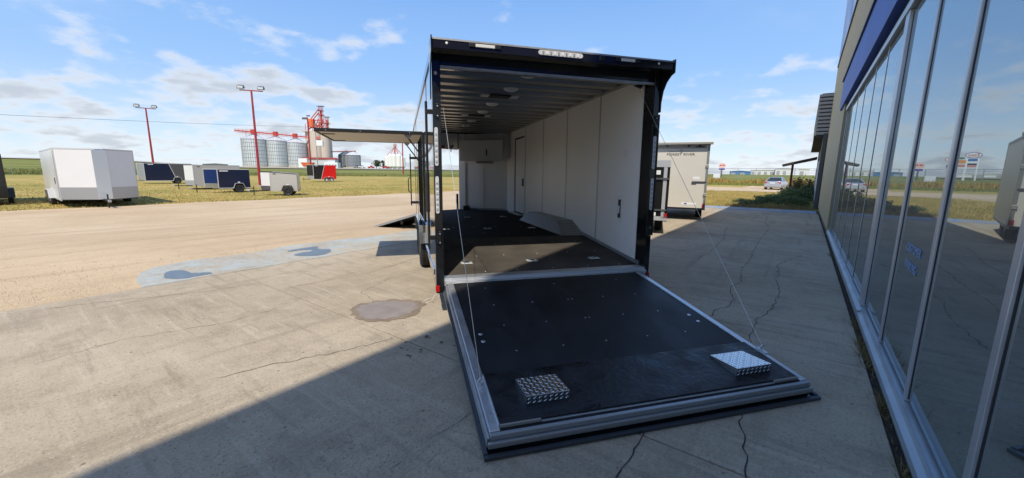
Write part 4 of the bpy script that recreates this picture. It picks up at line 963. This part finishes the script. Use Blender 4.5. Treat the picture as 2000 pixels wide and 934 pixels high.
for z in (.85, 1.75): obj('door_hinge', B().box(.74, .83, -Lr-.05, -Lr-.0125, z-.05, z+.05), K('champagne_trim', (.36, .345, .30)), fr_, bevel=.01)
obj('cam_latch', B().box(.38, .80, -Lr-.05, -Lr-.0125, 1.245, 1.275).box(.38, .52, -Lr-.06, -Lr-.0125, 1.225, 1.265), K('latch_steel', (.16, .16, .16), .4, .6), fr_)
obj('warning_label', B().box(.40, .60, -Lr-.016, -Lr-.0125, 1.33, 1.42), whitepl, fr_)
st = obj('dealer_sticker', B().box(.12, .56, -Lr-.016, -Lr-.0125, .515, .585), whitepl, fr_); obj('sticker_mark', B().box(.20, .28, -Lr-.0175, -Lr-.0165, .53, .57), K('sticker_blue', (.03, .05, .3), .5), st)
obj('corner_post', B().box(.76, .825, -Lr-.03, -Lr-.0125, .42, 2.42), K('corner_post_grey', (.30, .29, .26), .4, .4), fr_)
b2 = parked('enclosed_trailer', 'short black trailer with silver frame behind the open ramp trailer post', 3.79, 9.67, 20.0, 1.5, 2.4, .40, 1.80, 0, .5, blkskin, blkskin, guard, .6, trimal, (1.4,), .32, tuck=True, anchor='rear_right', group='trailers on the concrete', rear=blkskin, wheel_rim=darkrim)
Lb = 2.4
obj('rear_frame', B().box(-.74, .76, -Lb-.03, -Lb-.0125, 1.66, 1.82).box(.62, .70, -Lb-.03, -Lb-.0125, .40, 1.655).box(-.74, .76, -Lb-.03, -Lb-.0125, .36, .46), trimal, b2)
for z in (.62, 1.38): obj('cam_latch', B().box(.34, .74, -Lb-.055, -Lb-.031, z-.02, z+.02), K('latch_steel', (.16, .16, .16)), b2)
obj('white_decal', B().box(-.2, .55, -Lb-.016, -Lb-.0125, 1.48, 1.58), whitepl, b2); obj('number_plate', B().box(.1, .5, -Lb-.035, -Lb-.031, .47, .56), whitepl, b2)

# ------------------------------------------------------------------ car
cr = thing('parked_car', 'silver saloon car parked at the edge of the gravel road', 'car', (*uvw(57.0, 2.7), tz(*uvw(57.0, 2.7))), -rad(44))
silver = K('silver_car_paint', (.52, .54, .57), .25, .6); cglass = K('car_glass', (.03, .04, .05), .08)
sec = [(-2.35, .35, .72, .62), (-2.30, .28, .98, .80), (-1.75, .25, 1.02, .88), (-.9, .25, .98, .89), (.7, .25, .96, .89), (1.7, .26, .88, .86), (2.25, .30, .72, .74), (2.38, .38, .6, .6)]
mb = B()
for y, za, zb, hw in sec: mb.v += [(-hw, y, za), (-hw-.02, y, (za+zb)/2), (-hw*.93, y, zb), (hw*.93, y, zb), (hw+.02, y, (za+zb)/2), (hw, y, za)]
for i in range(len(sec)-1):
    for k in range(6): mb.f.append((i*6+k, i*6+(k+1) % 6, (i+1)*6+(k+1) % 6, (i+1)*6+k)); mb.mi.append(0)
mb.f += [tuple(range(6)), tuple(range(len(mb.v)-1, len(mb.v)-7, -1))]; mb.mi += [0, 0]
obj('body', mb, silver, cr, smooth=True, bevel=.03)
mb = B(); mb.hexa([(-.80, -1.65, .97), (.80, -1.65, .97), (.80, 1.15, .93), (-.80, 1.15, .93)], [(-.58, -.95, 1.42), (.58, -.95, 1.42), (.56, .25, 1.43), (-.56, .25, 1.43)]); obj('cabin', mb, cglass, cr, bevel=.03)
obj('car_roof', B().hexa([(-.585, -.98, 1.405), (.585, -.98, 1.405), (.57, .28, 1.415), (-.57, .28, 1.415)], [(-.52, -.85, 1.46), (.52, -.85, 1.46), (.5, .15, 1.47), (-.5, .15, 1.47)]), silver, cr, bevel=.02)
for s in (-1, 1):
    obj('roof_pillar', B().path([(s*.80, -1.66, .99), (s*.585, -.95, 1.43)], .045, 6), silver, cr); obj('tail_lamp', B().box(s*.50, s*.80, -2.335, -2.25, .74, .92), red_l, cr, bevel=.02)
    for y in (-1.4, 1.45): wheel(s*.80, y, .32, .32, .2, cr, s, alu_d)
obj('rear_bumper', B().box(-.84, .84, -2.42, -2.30, .36, .60), silver, cr, bevel=.05); obj('number_plate', B().box(-.25, .25, -2.345, -2.33, .72, .85), whitepl, cr)

# ------------------------------------------------------------------ light poles, wire, fences
redp = K('red_pole_paint', (.34, .025, .03), .5, var=.1, vscale=2); lampg = K('lamp_grey', (.12, .12, .12), .4)
def lightpole(x, y, h, label, rz=0):
    z = tz(x, y); t = thing('light_pole', label, 'light pole', (x, y, z), rz, 'red floodlight poles')
    p = B(); p.tube((0, 0, 0), (0, 0, h), .15, .09, 10); obj('pole', p, redp, t, smooth=True); obj('base', B().box(-.3, .3, -.3, .3, -.1, .2), M_conc, t)
    obj('cross_arm', B().box(-1.1, 1.1, -.05, .05, h-.03, h+.07), redp, t)
    for s in (-1, 1):
        l = B(); l.hexa([(s*.95-.35, -.28, h+.10), (s*.95+.35, -.28, h+.10), (s*.95+.35, .25, h+.3), (s*.95-.35, .25, h+.3)], [(s*.95-.30, -.36, h+.42), (s*.95+.30, -.36, h+.42), (s*.95+.25, .12, h+.58), (s*.95-.25, .12, h+.58)])
        f_ = obj('floodlight', l, lampg, t, bevel=.03); obj('flood_glass', B().box(s*.95-.26, s*.95+.26, -.40, -.362, h+.16, h+.38), clear_l, f_)
lightpole(-28.6, 45.0, 10.4, 'red floodlight pole standing beside the smallest beige trailer', rad(20))
lightpole(-53.5, 59.6, 10.5, 'red floodlight pole behind the navy and charcoal trailer', rad(35))
pp = thing('red_mast', 'thin red mast in the meadow before the white fertiliser bins', 'pole', (-43.7, 159.5, tz(-43.7, 159.5)))
p = B(); p.tube((0, 0, 0), (0, 0, 13.2), .28, .2, 8); obj('pole', p, redp, pp); p = B(); p.tube((0, 0, 13.2), (0, 0, 14.2), .08, .05, 6); obj('mast_tip', p, redp, pp)
# overhead wire: runs across the view beyond the lawn
w = B(); P0, P1 = Vector((-190, 120, 23.5)), Vector((-88, 170, 20.5)); n = 24; pts = []
P0, P1 = Vector((-135, 92, 13.6)), Vector((-100, 205, 22.6))
for k in range(n+1):
    t = k/n; q = P0.lerp(P1, t); q.z -= 1.6*4*t*(1-t)*.3; pts.append(q)
w.path(pts, .045, 5); tag(obj('overhead_wire', w, K('wire_dark', (.10, .10, .11), .6)), 'single dark overhead power line crossing the sky at left', 'wire')
up_ = thing('utility_pole', 'utility pole with a white transformer box before the grain elevator', 'utility pole', (-100, 205.3, tz(-100, 205)))
p = B(); p.tube((0, 0, 0), (0, 0, 23.6), .24, .16, 8); obj('pole', p, K('weathered_pole', (.30, .27, .23), .8), up_); obj('transformer_box', B().box(.3, 3.6, -.8, .8, 12.5, 15.3), whitepl, up_, bevel=.2); obj('cross_arm', B().box(-1.5, 1.5, -.12, .12, 22.4, 22.7), lampg, up_)
rp2 = thing('light_pole', 'tall red yard light pole in front of the grain elevator', 'light pole', (-114, 226, tz(-114, 226)))
p = B(); p.tube((0, 0, 0), (0, 0, 28.5), .5, .3, 8); obj('pole', p, redp, rp2); obj('lamp_head', B().box(-2.8, -.2, -.5, .5, 27.4, 28.4).box(-.3, 1.4, -.4, .4, 29.0, 29.6), lampg, rp2)
fence_m = K('fence_wire', (.36, .37, .37), .5, .5)
def fence(label, pts, hgt, step, wires, r=.05):
    x0, y0 = pts[0]; t = thing('wire_fence', label, 'fence', (x0, y0, 0)); pm = mesh(B().tube((0, 0, -.2), (0, 0, hgt), r, r, 6), fence_m, 'post')
    for (ax, ay), (bx, by) in zip(pts[:-1], pts[1:]):
        L = math.hypot(bx-ax, by-ay); n = max(1, int(L/step))
        for k in range(n):
            x, y = ax+(bx-ax)*k/n, ay+(by-ay)*k/n; o = obj('post', None, None, t, data=pm); o.location = (x-x0, y-y0, tz(x, y))
        for i in range(wires):
            z = hgt*(.15+.85*(i/(wires-1))); mb = B(); prev = None
            for k in range(n+1):
                x, y = ax+(bx-ax)*k/n, ay+(by-ay)*k/n; q = (x-x0, y-y0, tz(x, y)+z)
                if prev: mb.tube(prev, q, .022 if i < wires-1 else .035, n=3, caps=False)
                prev = q
            obj('wire', mb, fence_m, t)
fence('long wire fence across the meadow in front of the grain elevator', [(-142, 66), (-113, 90), (-57, 150), (-20, 168)], 2.4, 7.5, 5, .045)
fence('chain link fence with barbed top beyond the gravel road at right', [uvw(97, 62), uvw(97, 25), uvw(97, -18)], 3.0, 3.2, 9, .05)
sb = thing('notice_board', 'blank white notice board hung on the chain link fence', 'sign', (*uvw(95.5, 15.5), tz(*uvw(95.5, 15.5))), BROT)
obj('panel', B().box(-.03, .03, -.65, .65, .8, 1.85), whitepl, sb); obj('post', B().box(.031, .09, -.5, -.4, 0, 1.8), fence_m, sb); obj('post', B().box(.031, .09, .4, .5, 0, 1.8), fence_m, sb)

# ------------------------------------------------------------------ grain elevator
def at(az, r): return Vector((math.sin(rad(az))*r, math.cos(rad(az))*r, 0))
steel = K('galvanised_silo', (.70, .72, .72), .5, .3, var=.14, vscale=.35, stretch=(1, 1, .05)); steel_d = K('galvanised_roof_cone', (.66, .68, .70), .45, .3, var=.08, vscale=.3); steel_b = K('dark_steel_silo', (.19, .21, .235), .45, .5)
redst = K('red_steel', (.52, .055, .035), .5, var=.12, vscale=.4); elev_c = K('elevator_concrete', (.58, .50, .41), .85, var=.06, vscale=.15, stretch=(1, 1, .2)); orange = K('orange_tank', (.72, .15, .05), .5)
def silo(x, y, r, h, hc, label, m, mr, nrib=36, cage=True):
    z = 3.0-.2; t = thing('grain_silo', label, 'silo', (x, y, z), 0, 'steel grain silos')
    b = B(); nn_ = 72
    for i in range(nn_):
        a0, a1 = 2*math.pi*i/nn_, 2*math.pi*(i+1)/nn_; r0_, r1_ = (r, r-.16) if i % 2 else (r-.16, r)
        b.add([(math.cos(a0)*r0_, math.sin(a0)*r0_, 0), (math.cos(a1)*r1_, math.sin(a1)*r1_, 0), (math.cos(a1)*r1_, math.sin(a1)*r1_, h), (math.cos(a0)*r0_, math.sin(a0)*r0_, h)], [(0, 1, 2, 3)])
    obj('wall', b, m, t)
    for k in range(int(h/2.6)+1):
        g = B(); zz_ = h-.15-k*2.6
        if zz_ < 1: break
        g.lathe([(r+.0, zz_-.12), (r+.12, zz_), (r+.0, zz_+.12)], n=48); obj('hoop', g, K('hoop_grey', (.30, .31, .32), .5, .4), t)
    for k in range(nrib):
        a = 2*math.pi*k/nrib
        if math.sin(a) > .25: continue
        g = B(); c, s_ = math.cos(a), math.sin(a); g.tube(((r+.08)*c, (r+.08)*s_, 0), ((r+.08)*c, (r+.08)*s_, h), .13, .13, 4); obj('stiffener', g, K('stiffener_grey', (.50, .51, .52), .5, .4), t)
    g = B(); g.lathe([(r+.25, h-.1), (1.2, h+hc), (1.0, h+hc+.6), (0, h+hc+.7)], n=48); rf = obj('roof', g, mr, t, smooth=True)
    for k in range(24):
        a = 2*math.pi*k/24; g = B(); g.tube(((r+.2)*math.cos(a), (r+.2)*math.sin(a), h+.02), (1.3*math.cos(a), 1.3*math.sin(a), h+hc+.05), .09, .07, 4); obj('roof_seam', g, mr, rf)
    if cage:
        rl_ = B()
        for k in range(10):
            a = math.pi*(1.0+k/10); rl_.tube(((r+.1)*math.cos(a), (r+.1)*math.sin(a), h), ((r+.1)*math.cos(a), (r+.1)*math.sin(a), h+1.2), .05, .05, 4)
        obj('railing', rl_, redst, t)
    obj('foundation', B().lathe([(0, .9), (r+.7, .9), (r+.7, -.6)], n=40), elev_c, t)
SL = [(-188.7, 294.8), (-177.0, 302.0), (-165.9, 308.2)]
silo(*SL[0], 8.2, 19.8, 3.6, 'large galvanised grain silo, leftmost of the three', steel, steel_d)
silo(SL[1][0], SL[1][1], 7.6, 19.4, 3.6, 'large galvanised grain silo, middle of the three', steel, steel_d)
silo(SL[2][0]+.3, SL[2][1], 7.1, 18.6, 3.7, 'large galvanised grain silo, right of the three beside the elevator', steel, steel_d)
silo(-138.5, 334, 6.0, 10.8, 3.2, 'dark blue grey silo right of the concrete elevator', steel_b, steel_b, 30, False)
silo(-129.6, 326, 5.6, 10.6, 2.9, 'small grey silo standing farthest right of the elevator group', K('mid_steel_silo', (.34, .36, .38), .45, .5), steel_d, 30, False)
# conveyor gallery over the silos
cg = thing('conveyor_gallery', 'long red conveyor gallery running over the three grain silos', 'conveyor', (0, 0, 0))
c0, c1 = Vector((-197, 287, 28.2)), Vector((-152, 312, 25.5)); d = (c1-c0)
g = B(); g.tube(c0, c1, .55, .55, 4); obj('gallery', g, redst, cg); g = B(); g.tube(c0+Vector((0, 0, 1.1)), c1+Vector((0, 0, 1.1)), .10, .10, 4); obj('handrail', g, redst, cg)
g = B(); g.tube(c0+Vector((0, 0, -1.0)), c1+Vector((0, 0, -1.2)), .16, .16, 4); obj('lower_chord', g, redst, cg)
for k in range(22):
    p = c0.lerp(c1, k/21); g = B(); g.tube(p+Vector((0, 0, -1.0)), p+Vector((0, 0, 1.2)), .07, .07, 4); obj('strut', g, redst, cg)
for sx, sy in SL:
    p = Vector((sx, sy, 0)); zc = c0.lerp(c1, (sx-c0.x)/(c1.x-c0.x)).z; obj('head_box', B().box(sx-1.3, sx+1.3, sy-1.3, sy+1.3, zc-1.2, zc+1.9), redst, cg)
for dx in (-5, 3): obj('catwalk', B().box(SL[0][0]+dx*1.0-.1, SL[0][0]+dx+.1, SL[0][1]-1, SL[0][1]-.8, 23, 28), redst, cg)
# concrete elevator
el = thing('grain_elevator', 'tall cream concrete grain elevator topped with red steel towers', 'grain elevator', (0, 0, 0))
ec = Vector((-151.5, 316, 3.0))
for k, (dx, dy, r) in enumerate(((-5.6, -1.0, 4.0), (-.2, -3.6, 4.6), (5.0, -1.4, 4.2), (-3, 4, 4.5), (3.2, 4.2, 4.5))):
    g = B(); g.lathe([(r, 0), (r, 26.8), (0, 27.0)], (ec.x+dx, ec.y+dy, ec.z), 36); obj('concrete_bin', g, elev_c, el, smooth=True)
for k in range(6): obj('small_window', B().box(ec.x+2.9, ec.x+3.6, ec.y-5.75, ec.y-5.2, ec.z+4+k*3.2, ec.z+5.2+k*3.2), K('rust_window', (.28, .20, .15), .7), el)
obj('sign_panel', B().box(ec.x+.9, ec.x+4.6, ec.y-7.9, ec.y-7.6, ec.z+21.4, ec.z+23.2), K('faded_red_sign', (.55, .14, .12), .6), el)
obj('roof_deck', B().box(ec.x-9, ec.x+8.5, ec.y-7, ec.y+8, ec.z+27.0, ec.z+27.6), elev_c, el)
hh = ec+Vector((-3.4, -3, 28)); obj('headhouse', B().box(hh.x-2.6, hh.x+2.0, hh.y-2, hh.y+2, hh.z+2.6, hh.z+8.6), orange, el, bevel=.2)
def lattice(x, y, z0, z1, w_, nm):
    g = B()
    for sx in (-1, 1):
        for sy in (-1, 1): g.tube((x+sx*w_, y+sy*w_, z0), (x+sx*w_, y+sy*w_, z1), .16, .16, 4)
    n = int((z1-z0)/(w_*2.2)); st_ = (z1-z0)/n
    for k in range(n):
        a, b = z0+k*st_, z0+(k+1)*st_
        g.tube((x-w_, y-w_, a), (x+w_, y-w_, b), .1, .1, 4).tube((x+w_, y-w_, a), (x-w_, y-w_, b), .1, .1, 4).tube((x-w_, y-w_, b), (x+w_, y-w_, b), .1, .1, 4).tube((x+w_, y-w_, a), (x+w_, y+w_, b), .1, .1, 4)
    return obj(nm, g, redst, el)
lattice(ec.x+3.3, ec.y-1, ec.z+27.5, ec.z+46, 1.15, 'leg_tower'); lattice(ec.x+7.4, ec.y-1, ec.z+24, ec.z+38.5, .95, 'leg_tower')
obj('leg_casing', B().box(ec.x+2.7, ec.x+3.5, ec.y-.6, ec.y+.4, ec.z+27, ec.z+43).box(ec.x+7.0, ec.x+7.7, ec.y-.6, ec.y+.4, ec.z+26, ec.z+36.5), redst, el)
for x_, z_, s_ in ((3.3, 43, 1.9), (3.3, 39.8, 2.2), (7.4, 33.5, 2.0), (7.4, 29.5, 2.0), (3.3, 34, 2.2)):
    obj('platform', B().box(ec.x+x_-s_, ec.x+x_+s_, ec.y-s_-1, ec.y+s_-1, ec.z+z_, ec.z+z_+.25), redst, el)
    g = B()
    for sx in (-1, -.33, .33, 1): g.tube((ec.x+x_+sx*s_, ec.y-1-s_, ec.z+z_), (ec.x+x_+sx*s_, ec.y-1-s_, ec.z+z_+1.3), .07, .07, 4)
    g.tube((ec.x+x_-s_, ec.y-1-s_, ec.z+z_+1.3), (ec.x+x_+s_, ec.y-1-s_, ec.z+z_+1.3), .08, .08, 4); obj('railing', g, redst, el)
obj('tower_roof', B().box(ec.x+1.0, ec.x+5.6, ec.y-2.8, ec.y+.8, ec.z+46.2, ec.z+46.6).box(ec.x+5.2, ec.x+9.6, ec.y-2.8, ec.y+.8, ec.z+38.4, ec.z+38.7), K('tower_roof_grey', (.25, .22, .22), .6), el)
for (ax_, az_), (bx_, bz_) in (((2.6, 44), (-6.0, 34)), ((2.6, 41.5), (-3.0, 35)), ((3.5, 40), (6.5, 32)), ((2.2, 37), (-1.0, 30)), ((3.2, 33), (-6.5, 29)), ((3.2, 33), (-2.5, 27.5)), ((3.2, 33), (1.5, 27.5)), ((-3.4, 31), (-7, 27.5)), ((-3.4, 31), (.5, 27.5)), ((-3.4, 31), (4.6, 27.6)), ((7, 30), (5.4, 27.5)), ((6, 36), (-6, 35.6)), ((6, 31), (-2, 31.2))):
    g = B(); g.tube((ec.x+ax_, ec.y-3, ec.z+az_), (ec.x+bx_, ec.y-3.4, ec.z+bz_), .34, .34, 6); obj('spout', g, redst, el)
for k in range(6): obj('conveyor_support', B().box(ec.x-7.5+k*2.6, ec.x-7.2+k*2.6, ec.y-5.2, ec.y-4.9, ec.z+27.5, ec.z+33+(k % 3)*1.5), redst, el)
g = B(); g.tube((ec.x+6, ec.y, ec.z+12.3), (-127, 326, 16.6), .45, .45, 4); obj('bin_conveyor', g, K('dark_red_steel', (.22, .05, .05), .6), el)
g = B(); g.tube((ec.x+8, ec.y-2, ec.z+9), (ec.x+17, ec.y-4, ec.z+1.5), .3, .3, 4); obj('truck_spout', g, redst, el)
# sheds at the foot of the elevator
sh = thing('elevator_shed', 'long pale metal shed with red roof edge below the elevator', 'shed', (0, 0, 0))
pale = K('pale_shed_metal', (.55, .56, .57), .5, var=.05, vscale=.5)
obj('wall', B().box(-158, -133, 300, 306, 3, 9.0), pale, sh); p = B(); p.prism([(-158.4, 9.0), (-132.6, 9.0), (-134, 10.4), (-157, 10.4)], 299.6, 306.4, 'y'); obj('roof', p, K('red_roof', (.34, .06, .05), .6), sh); obj('loading_bay', B().box(-159, -152.5, 297, 300, 3, 9.6), whitepl, sh); obj('office', B().box(-139, -129, 295, 300, 2.5, 6.8), whitepl, sh)
for k in range(4): obj('shed_window', B().box(-137.6+k*2.2, -136.5+k*2.2, 294.8, 294.98, 3.6, 5.4), K('shed_window', (.25, .27, .30), .4), sh)
oth = thing('orange_hopper', 'small orange hopper at the foot of the elevator beside the shed', 'hopper', (-134, 262, 1.8)); obj('bin', B().hexa([(-2.6, -1, 1.5), (2.6, -1, 1.5), (2.6, 1, 1.5), (-2.6, 1, 1.5)], [(-4, -1.6, 4.2), (4, -1.6, 4.2), (4, 1.6, 4.2), (-4, 1.6, 4.2)]), orange, oth)
for sx in (-2, 2): obj('leg', B().box(sx-.2, sx+.2, -.2, .2, -.5, 1.6), orange, oth)
# white fertiliser bins
fbt = thing('fertiliser_plant', 'cluster of white hopper bins under fanned red pipes', 'silo cluster', (-98.5, 336, 2.6))
for k, (dx, dy) in enumerate(((-6.6, -1), (-3.4, -2.4), (0, -3), (3.6, -2.2), (6.6, -.6), (-2, 3), (2.5, 3))):
    g = B(); g.lathe([(.4, 0), (2.0, 2.2), (2.0, 9.6+(1.4 if k in (1, 2, 3) else 0)), (.4, 11.0+(1.4 if k in (1, 2, 3) else 0)), (0, 11.0+(1.4 if k in (1, 2, 3) else 0))], (dx, dy, 0), 20); obj('hopper_bin', g, K('bin_white', (.80, .79, .75), .5), fbt, smooth=True)
    g = B(); g.tube((.2, 0, 18.5), (dx, dy, 11.2), .22, .22, 5); obj('pipe', g, redst, fbt)
g = B(); g.lathe([(.5, 17), (1.3, 19), (1.3, 20.6), (.6, 21)], (.2, 0, 0), 12); obj('distributor', g, K('distributor_pink', (.52, .33, .28), .6), fbt); g = B(); g.tube((.2, 0, 9), (.2, 0, 18), .35, .35, 6); obj('leg', g, redst, fbt)
for dx in (-7, -3.5, 0, 3.5, 7): obj('bin_support', B().box(dx-.15, dx+.15, -3.2, -2.9, -1, 3), lampg, fbt)
# distant things: trees, vehicles, low sheds
def tree(x, y, h, w_, label, m, group='distant trees'):
    z = tz(x, y); t = thing('tree', label, 'tree', (x, y, z), random.uniform(0, 6), group); g = B(); g.tube((0, 0, -.5), (0, 0, h*.5), .35, .2, 6); g.tube((0, 0, h*.3), (w_*.3, .5, h*.6), .15, .08, 5).tube((0, 0, h*.35), (-w_*.3, -.3, h*.65), .15, .08, 5); obj('trunk', g, K('tree_bark', (.08, .06, .045), .9), t)
    g = B(); lumps = [(random.uniform(-.38, .38)*w_, random.uniform(-.38, .38)*w_, h*random.uniform(.35, .85), random.uniform(.18, .3)*w_) for _ in range(8)]
    for _ in range(420):
        lx, ly, lz, r = random.choice(lumps); d = Vector((random.gauss(0, 1), random.gauss(0, 1), random.gauss(0, .8))).normalized(); p = Vector((lx, ly, lz))+d*r*random.uniform(.6, 1.05); e = d.orthogonal().normalized(); f_ = d.cross(e); s_ = random.uniform(.3, .65)
        g.add([p-e*s_, p+f_*s_*.7, p+e*s_, p-f_*s_*.7], [(0, 1, 2, 3)])
    obj('crown', g, m, t)
tm = K('tree_leaf', (.035, .055, .02), .8, col2=(.06, .085, .03), vscale=.4)
tl = ['first', 'second', 'third', 'fourth', 'fifth']
for k in range(5): tree(-128+k*4.6, 372+random.uniform(-6, 6), random.uniform(7.5, 9.5), 7.5, '%s dark tree from the left in the grove between silos and white bins' % tl[k], tm)
for k in range(3): tree(-88+k*5.0, 395, 8.5, 7, '%s dark tree right of the white fertiliser bins' % tl[k], tm)
for k in range(3): tree(-50+k*7, 420, 8.5, 8, '%s distant tree seen through the open ramp trailer nose' % tl[k], tm)
vl = [('white', whitepl), ('red', redskin), ('white', whitepl), ('silver', silver), ('red', redskin)]
pos = [(-119, 316), (-114, 322), (-108, 330), (-124, 318), (-101, 318)]
vlab = ['tiny white truck parked beside the small grey silo', 'tiny red truck left of the white fertiliser bins', 'tiny white truck just left of the white bins', 'tiny silver truck at the foot of the small grey silo', 'tiny red truck in front of the white bins']
for (cn, m), (x, y), lb_ in zip(vl, pos, vlab):
    t = thing('parked_truck', lb_, 'truck', (x, y, tz(x, y)), rad(random.uniform(-20, 20)), 'trucks in the elevator yard')
    obj('body', B().hexa([(-2.6, -1, .5), (2.6, -1, .5), (2.6, 1, .5), (-2.6, 1, .5)], [(-2.5, -.9, 1.3), (2.4, -.9, 1.3), (2.4, .9, 1.3), (-2.5, .9, 1.3)]), m, t, bevel=.1); obj('cab', B().hexa([(-.6, -.9, 1.3), (1.2, -.9, 1.3), (1.2, .9, 1.3), (-.6, .9, 1.3)], [(-.3, -.75, 2.0), (.7, -.75, 2.0), (.7, .75, 2.0), (-.3, .75, 2.0)]), cglass, t)
    for wx in (-1.6, 1.6):
        for s in (-.95, .95): g = B(); g.lathe([(0, -.12), (.42, -.12), (.42, .12), (0, .12)], (wx, s, .42), 12, 'y'); obj('wheel', g, tyre, t)
def farbox(name, label, cat, az_, r, w_, h, dpt, m, roofm=None, bands=0):
    p = at(az_, r); z = tz(p.x, p.y); t = thing(name, label, cat, (p.x, p.y, z), -rad(az_))
    obj('wall', B().box(-w_/2, w_/2, 0, dpt, -1, h), m, t); pr = B(); pr.prism([(-w_/2-.3, h), (w_/2+.3, h), (w_/2+.3, h+.3), (0, h+.9), (-w_/2-.3, h+.3)], -.3, dpt+.3, 'y'); obj('roof', pr, roofm or m, t)
    for k in range(bands): obj('door', B().box(-w_/2+1+k*(w_-2)/max(1, bands), -w_/2+1+k*(w_-2)/max(1, bands)+(w_-2)/bands*.5, -.06, -.01, -.5, h*.65), K('far_door', (.35, .36, .38), .6), t)
farbox('warehouse', 'low bright blue warehouse on the right horizon', 'building', 29.6, 400, 16, 2.3, 20, K('blue_warehouse', (.06, .20, .42), .6), None, 2)
farbox('warehouse', 'long white warehouse left of the car on the horizon', 'building', 32.1, 400, 20, 3.6, 20, K('white_warehouse', (.72, .71, .68), .6), None, 4)
farbox('warehouse', 'tallest white hall on the horizon above the car', 'building', 34.0, 390, 10.5, 4.7, 20, MATS['white_warehouse'], K('light_roof', (.5, .5, .5), .6), 2)
farbox('warehouse', 'small white block beside the annexe on the horizon', 'building', 36.0, 390, 7, 4.4, 12, MATS['white_warehouse'], None, 1)
farbox('warehouse', 'long low white shed far behind the roadside signs', 'building', 22.3, 420, 34, 2.2, 20, MATS['white_warehouse'], None, 3)
farbox('farm_shed', 'low grey farm shed beyond the grass left of the silos', 'building', -36.6, 345, 14, .7, 15, K('farm_grey', (.22, .22, .2), .7), None, 1)
# roadside signs
def oval(r_, h_, y0, y1, z, n=28, x=0): return [(x+r_*math.cos(2*math.pi*k/n), z+h_*math.sin(2*math.pi*k/n)) for k in range(n)], y0, y1
def esign():
    p = at(24.05, 220); z = tz(p.x, p.y); t = thing('petrol_sign', 'white oval Esso sign on two white legs', 'sign', (p.x, p.y, z), -rad(24.05))
    for s in (-1, 1): obj('leg', B().box(s*1.35-.22, s*1.35+.22, -.2, .2, -.5, 8.0-z*.0), whitepl, t)
    o_, a, b = oval(2.0, 1.05, -.3, .3, 9.0); obj('oval_border', B().prism(o_, a, b, 'y'), K('sign_blue', (.02, .06, .35), .4), t); o_, a, b = oval(1.82, .88, -.34, .34, 9.0); ov = obj('oval_face', B().prism(o_, a, b, 'y'), whitepl, t)
    me = text_mesh('Esso', 1.5, redskin, .02, 'lettering'); o = obj('lettering', None, None, ov, data=me); o.location = (0, -.36, 9.05); o.rotation_euler = (rad(90), 0, 0)
    for z0, z1, m in ((6.9, 7.7, K('panel_blue', (.04, .14, .42), .5)), (6.2, 6.8, whitepl), (5.5, 6.1, blk_m), (4.8, 5.4, K('panel_pink', (.6, .2, .18), .5))): obj('price_panel', B().box(-1.1, 1.1, -.15, .15, z0, z1), m, t)
esign()
def gsign(az_, r, label, build):
    p = at(az_, r); z = tz(p.x, p.y); t = thing('roadside_sign', label, 'sign', (p.x, p.y, z), -rad(az_)); build(t)
def s1(t):
    obj('pole', B().box(-.5, .5, -.3, .3, -.5, 4.6), K('dark_pole', (.06, .07, .10), .6), t); obj('pole_head', B().box(-1.1, 1.1, -.35, .35, 4.6, 5.6), MATS['dark_pole'], t)
    o_, a, b = oval(1.7, .75, -.25, .25, 7.6); obj('sign_border', B().prism(o_, a, b, 'y'), redskin, t); o_, a, b = oval(1.5, .58, -.29, .29, 7.6); obj('sign_face', B().prism(o_, a, b, 'y'), whitepl, t); obj('sign_mark', B().box(-.9, .9, -.32, -.295, 7.42, 7.75), redskin, t); obj('sign_neck', B().box(-.2, .2, -.15, .15, 5.6, 7.0), MATS['dark_pole'], t)
gsign(25.4, 222, 'red rimmed oval sign on a thick dark pole', s1)
def s2(t):
    for s in (-1, 1): obj('leg', B().box(s*1.2-.15, s*1.2+.15, -.15, .15, -.5, 8.6), whitepl, t)
    for z0, z1, m in ((7.6, 8.7, whitepl), (6.2, 7.4, K('panel_orange', (.75, .28, .05), .5)), (4.9, 5.7, MATS['panel_pink'])): obj('panel', B().box(-1.6, 1.6, -.2, .2, z0, z1), m, t)
    o_, a, b = oval(.9, .4, -.23, -.205, 8.15); obj('sign_mark', B().prism(o_, a, b, 'y'), K('sign_green', (.1, .2, .08), .5), t)
gsign(24.75, 226, 'tall panel sign with orange board between two white legs', s2)
def s3(t):
    obj('pole', B().box(-.25, .25, -.2, .2, -.5, 3.6), lampg, t); obj('blue_board', B().box(-1.15, 1.15, -.2, .2, 3.3, 4.0), K('board_blue', (.04, .06, .40), .5), t)
    o_, a, b = oval(1.45, 1.15, -.22, .22, 5.1); obj('round_board', B().prism(o_, a, b, 'y'), K('board_pink', (.75, .50, .46), .5), t); obj('board_mark', B().box(-.95, -.15, -.25, -.225, 5.1, 5.5).box(.15, .95, -.25, -.225, 5.1, 5.5), redskin, t)
gsign(27.55, 200, 'round pale pink sign over a blue board above the chain link fence', s3)
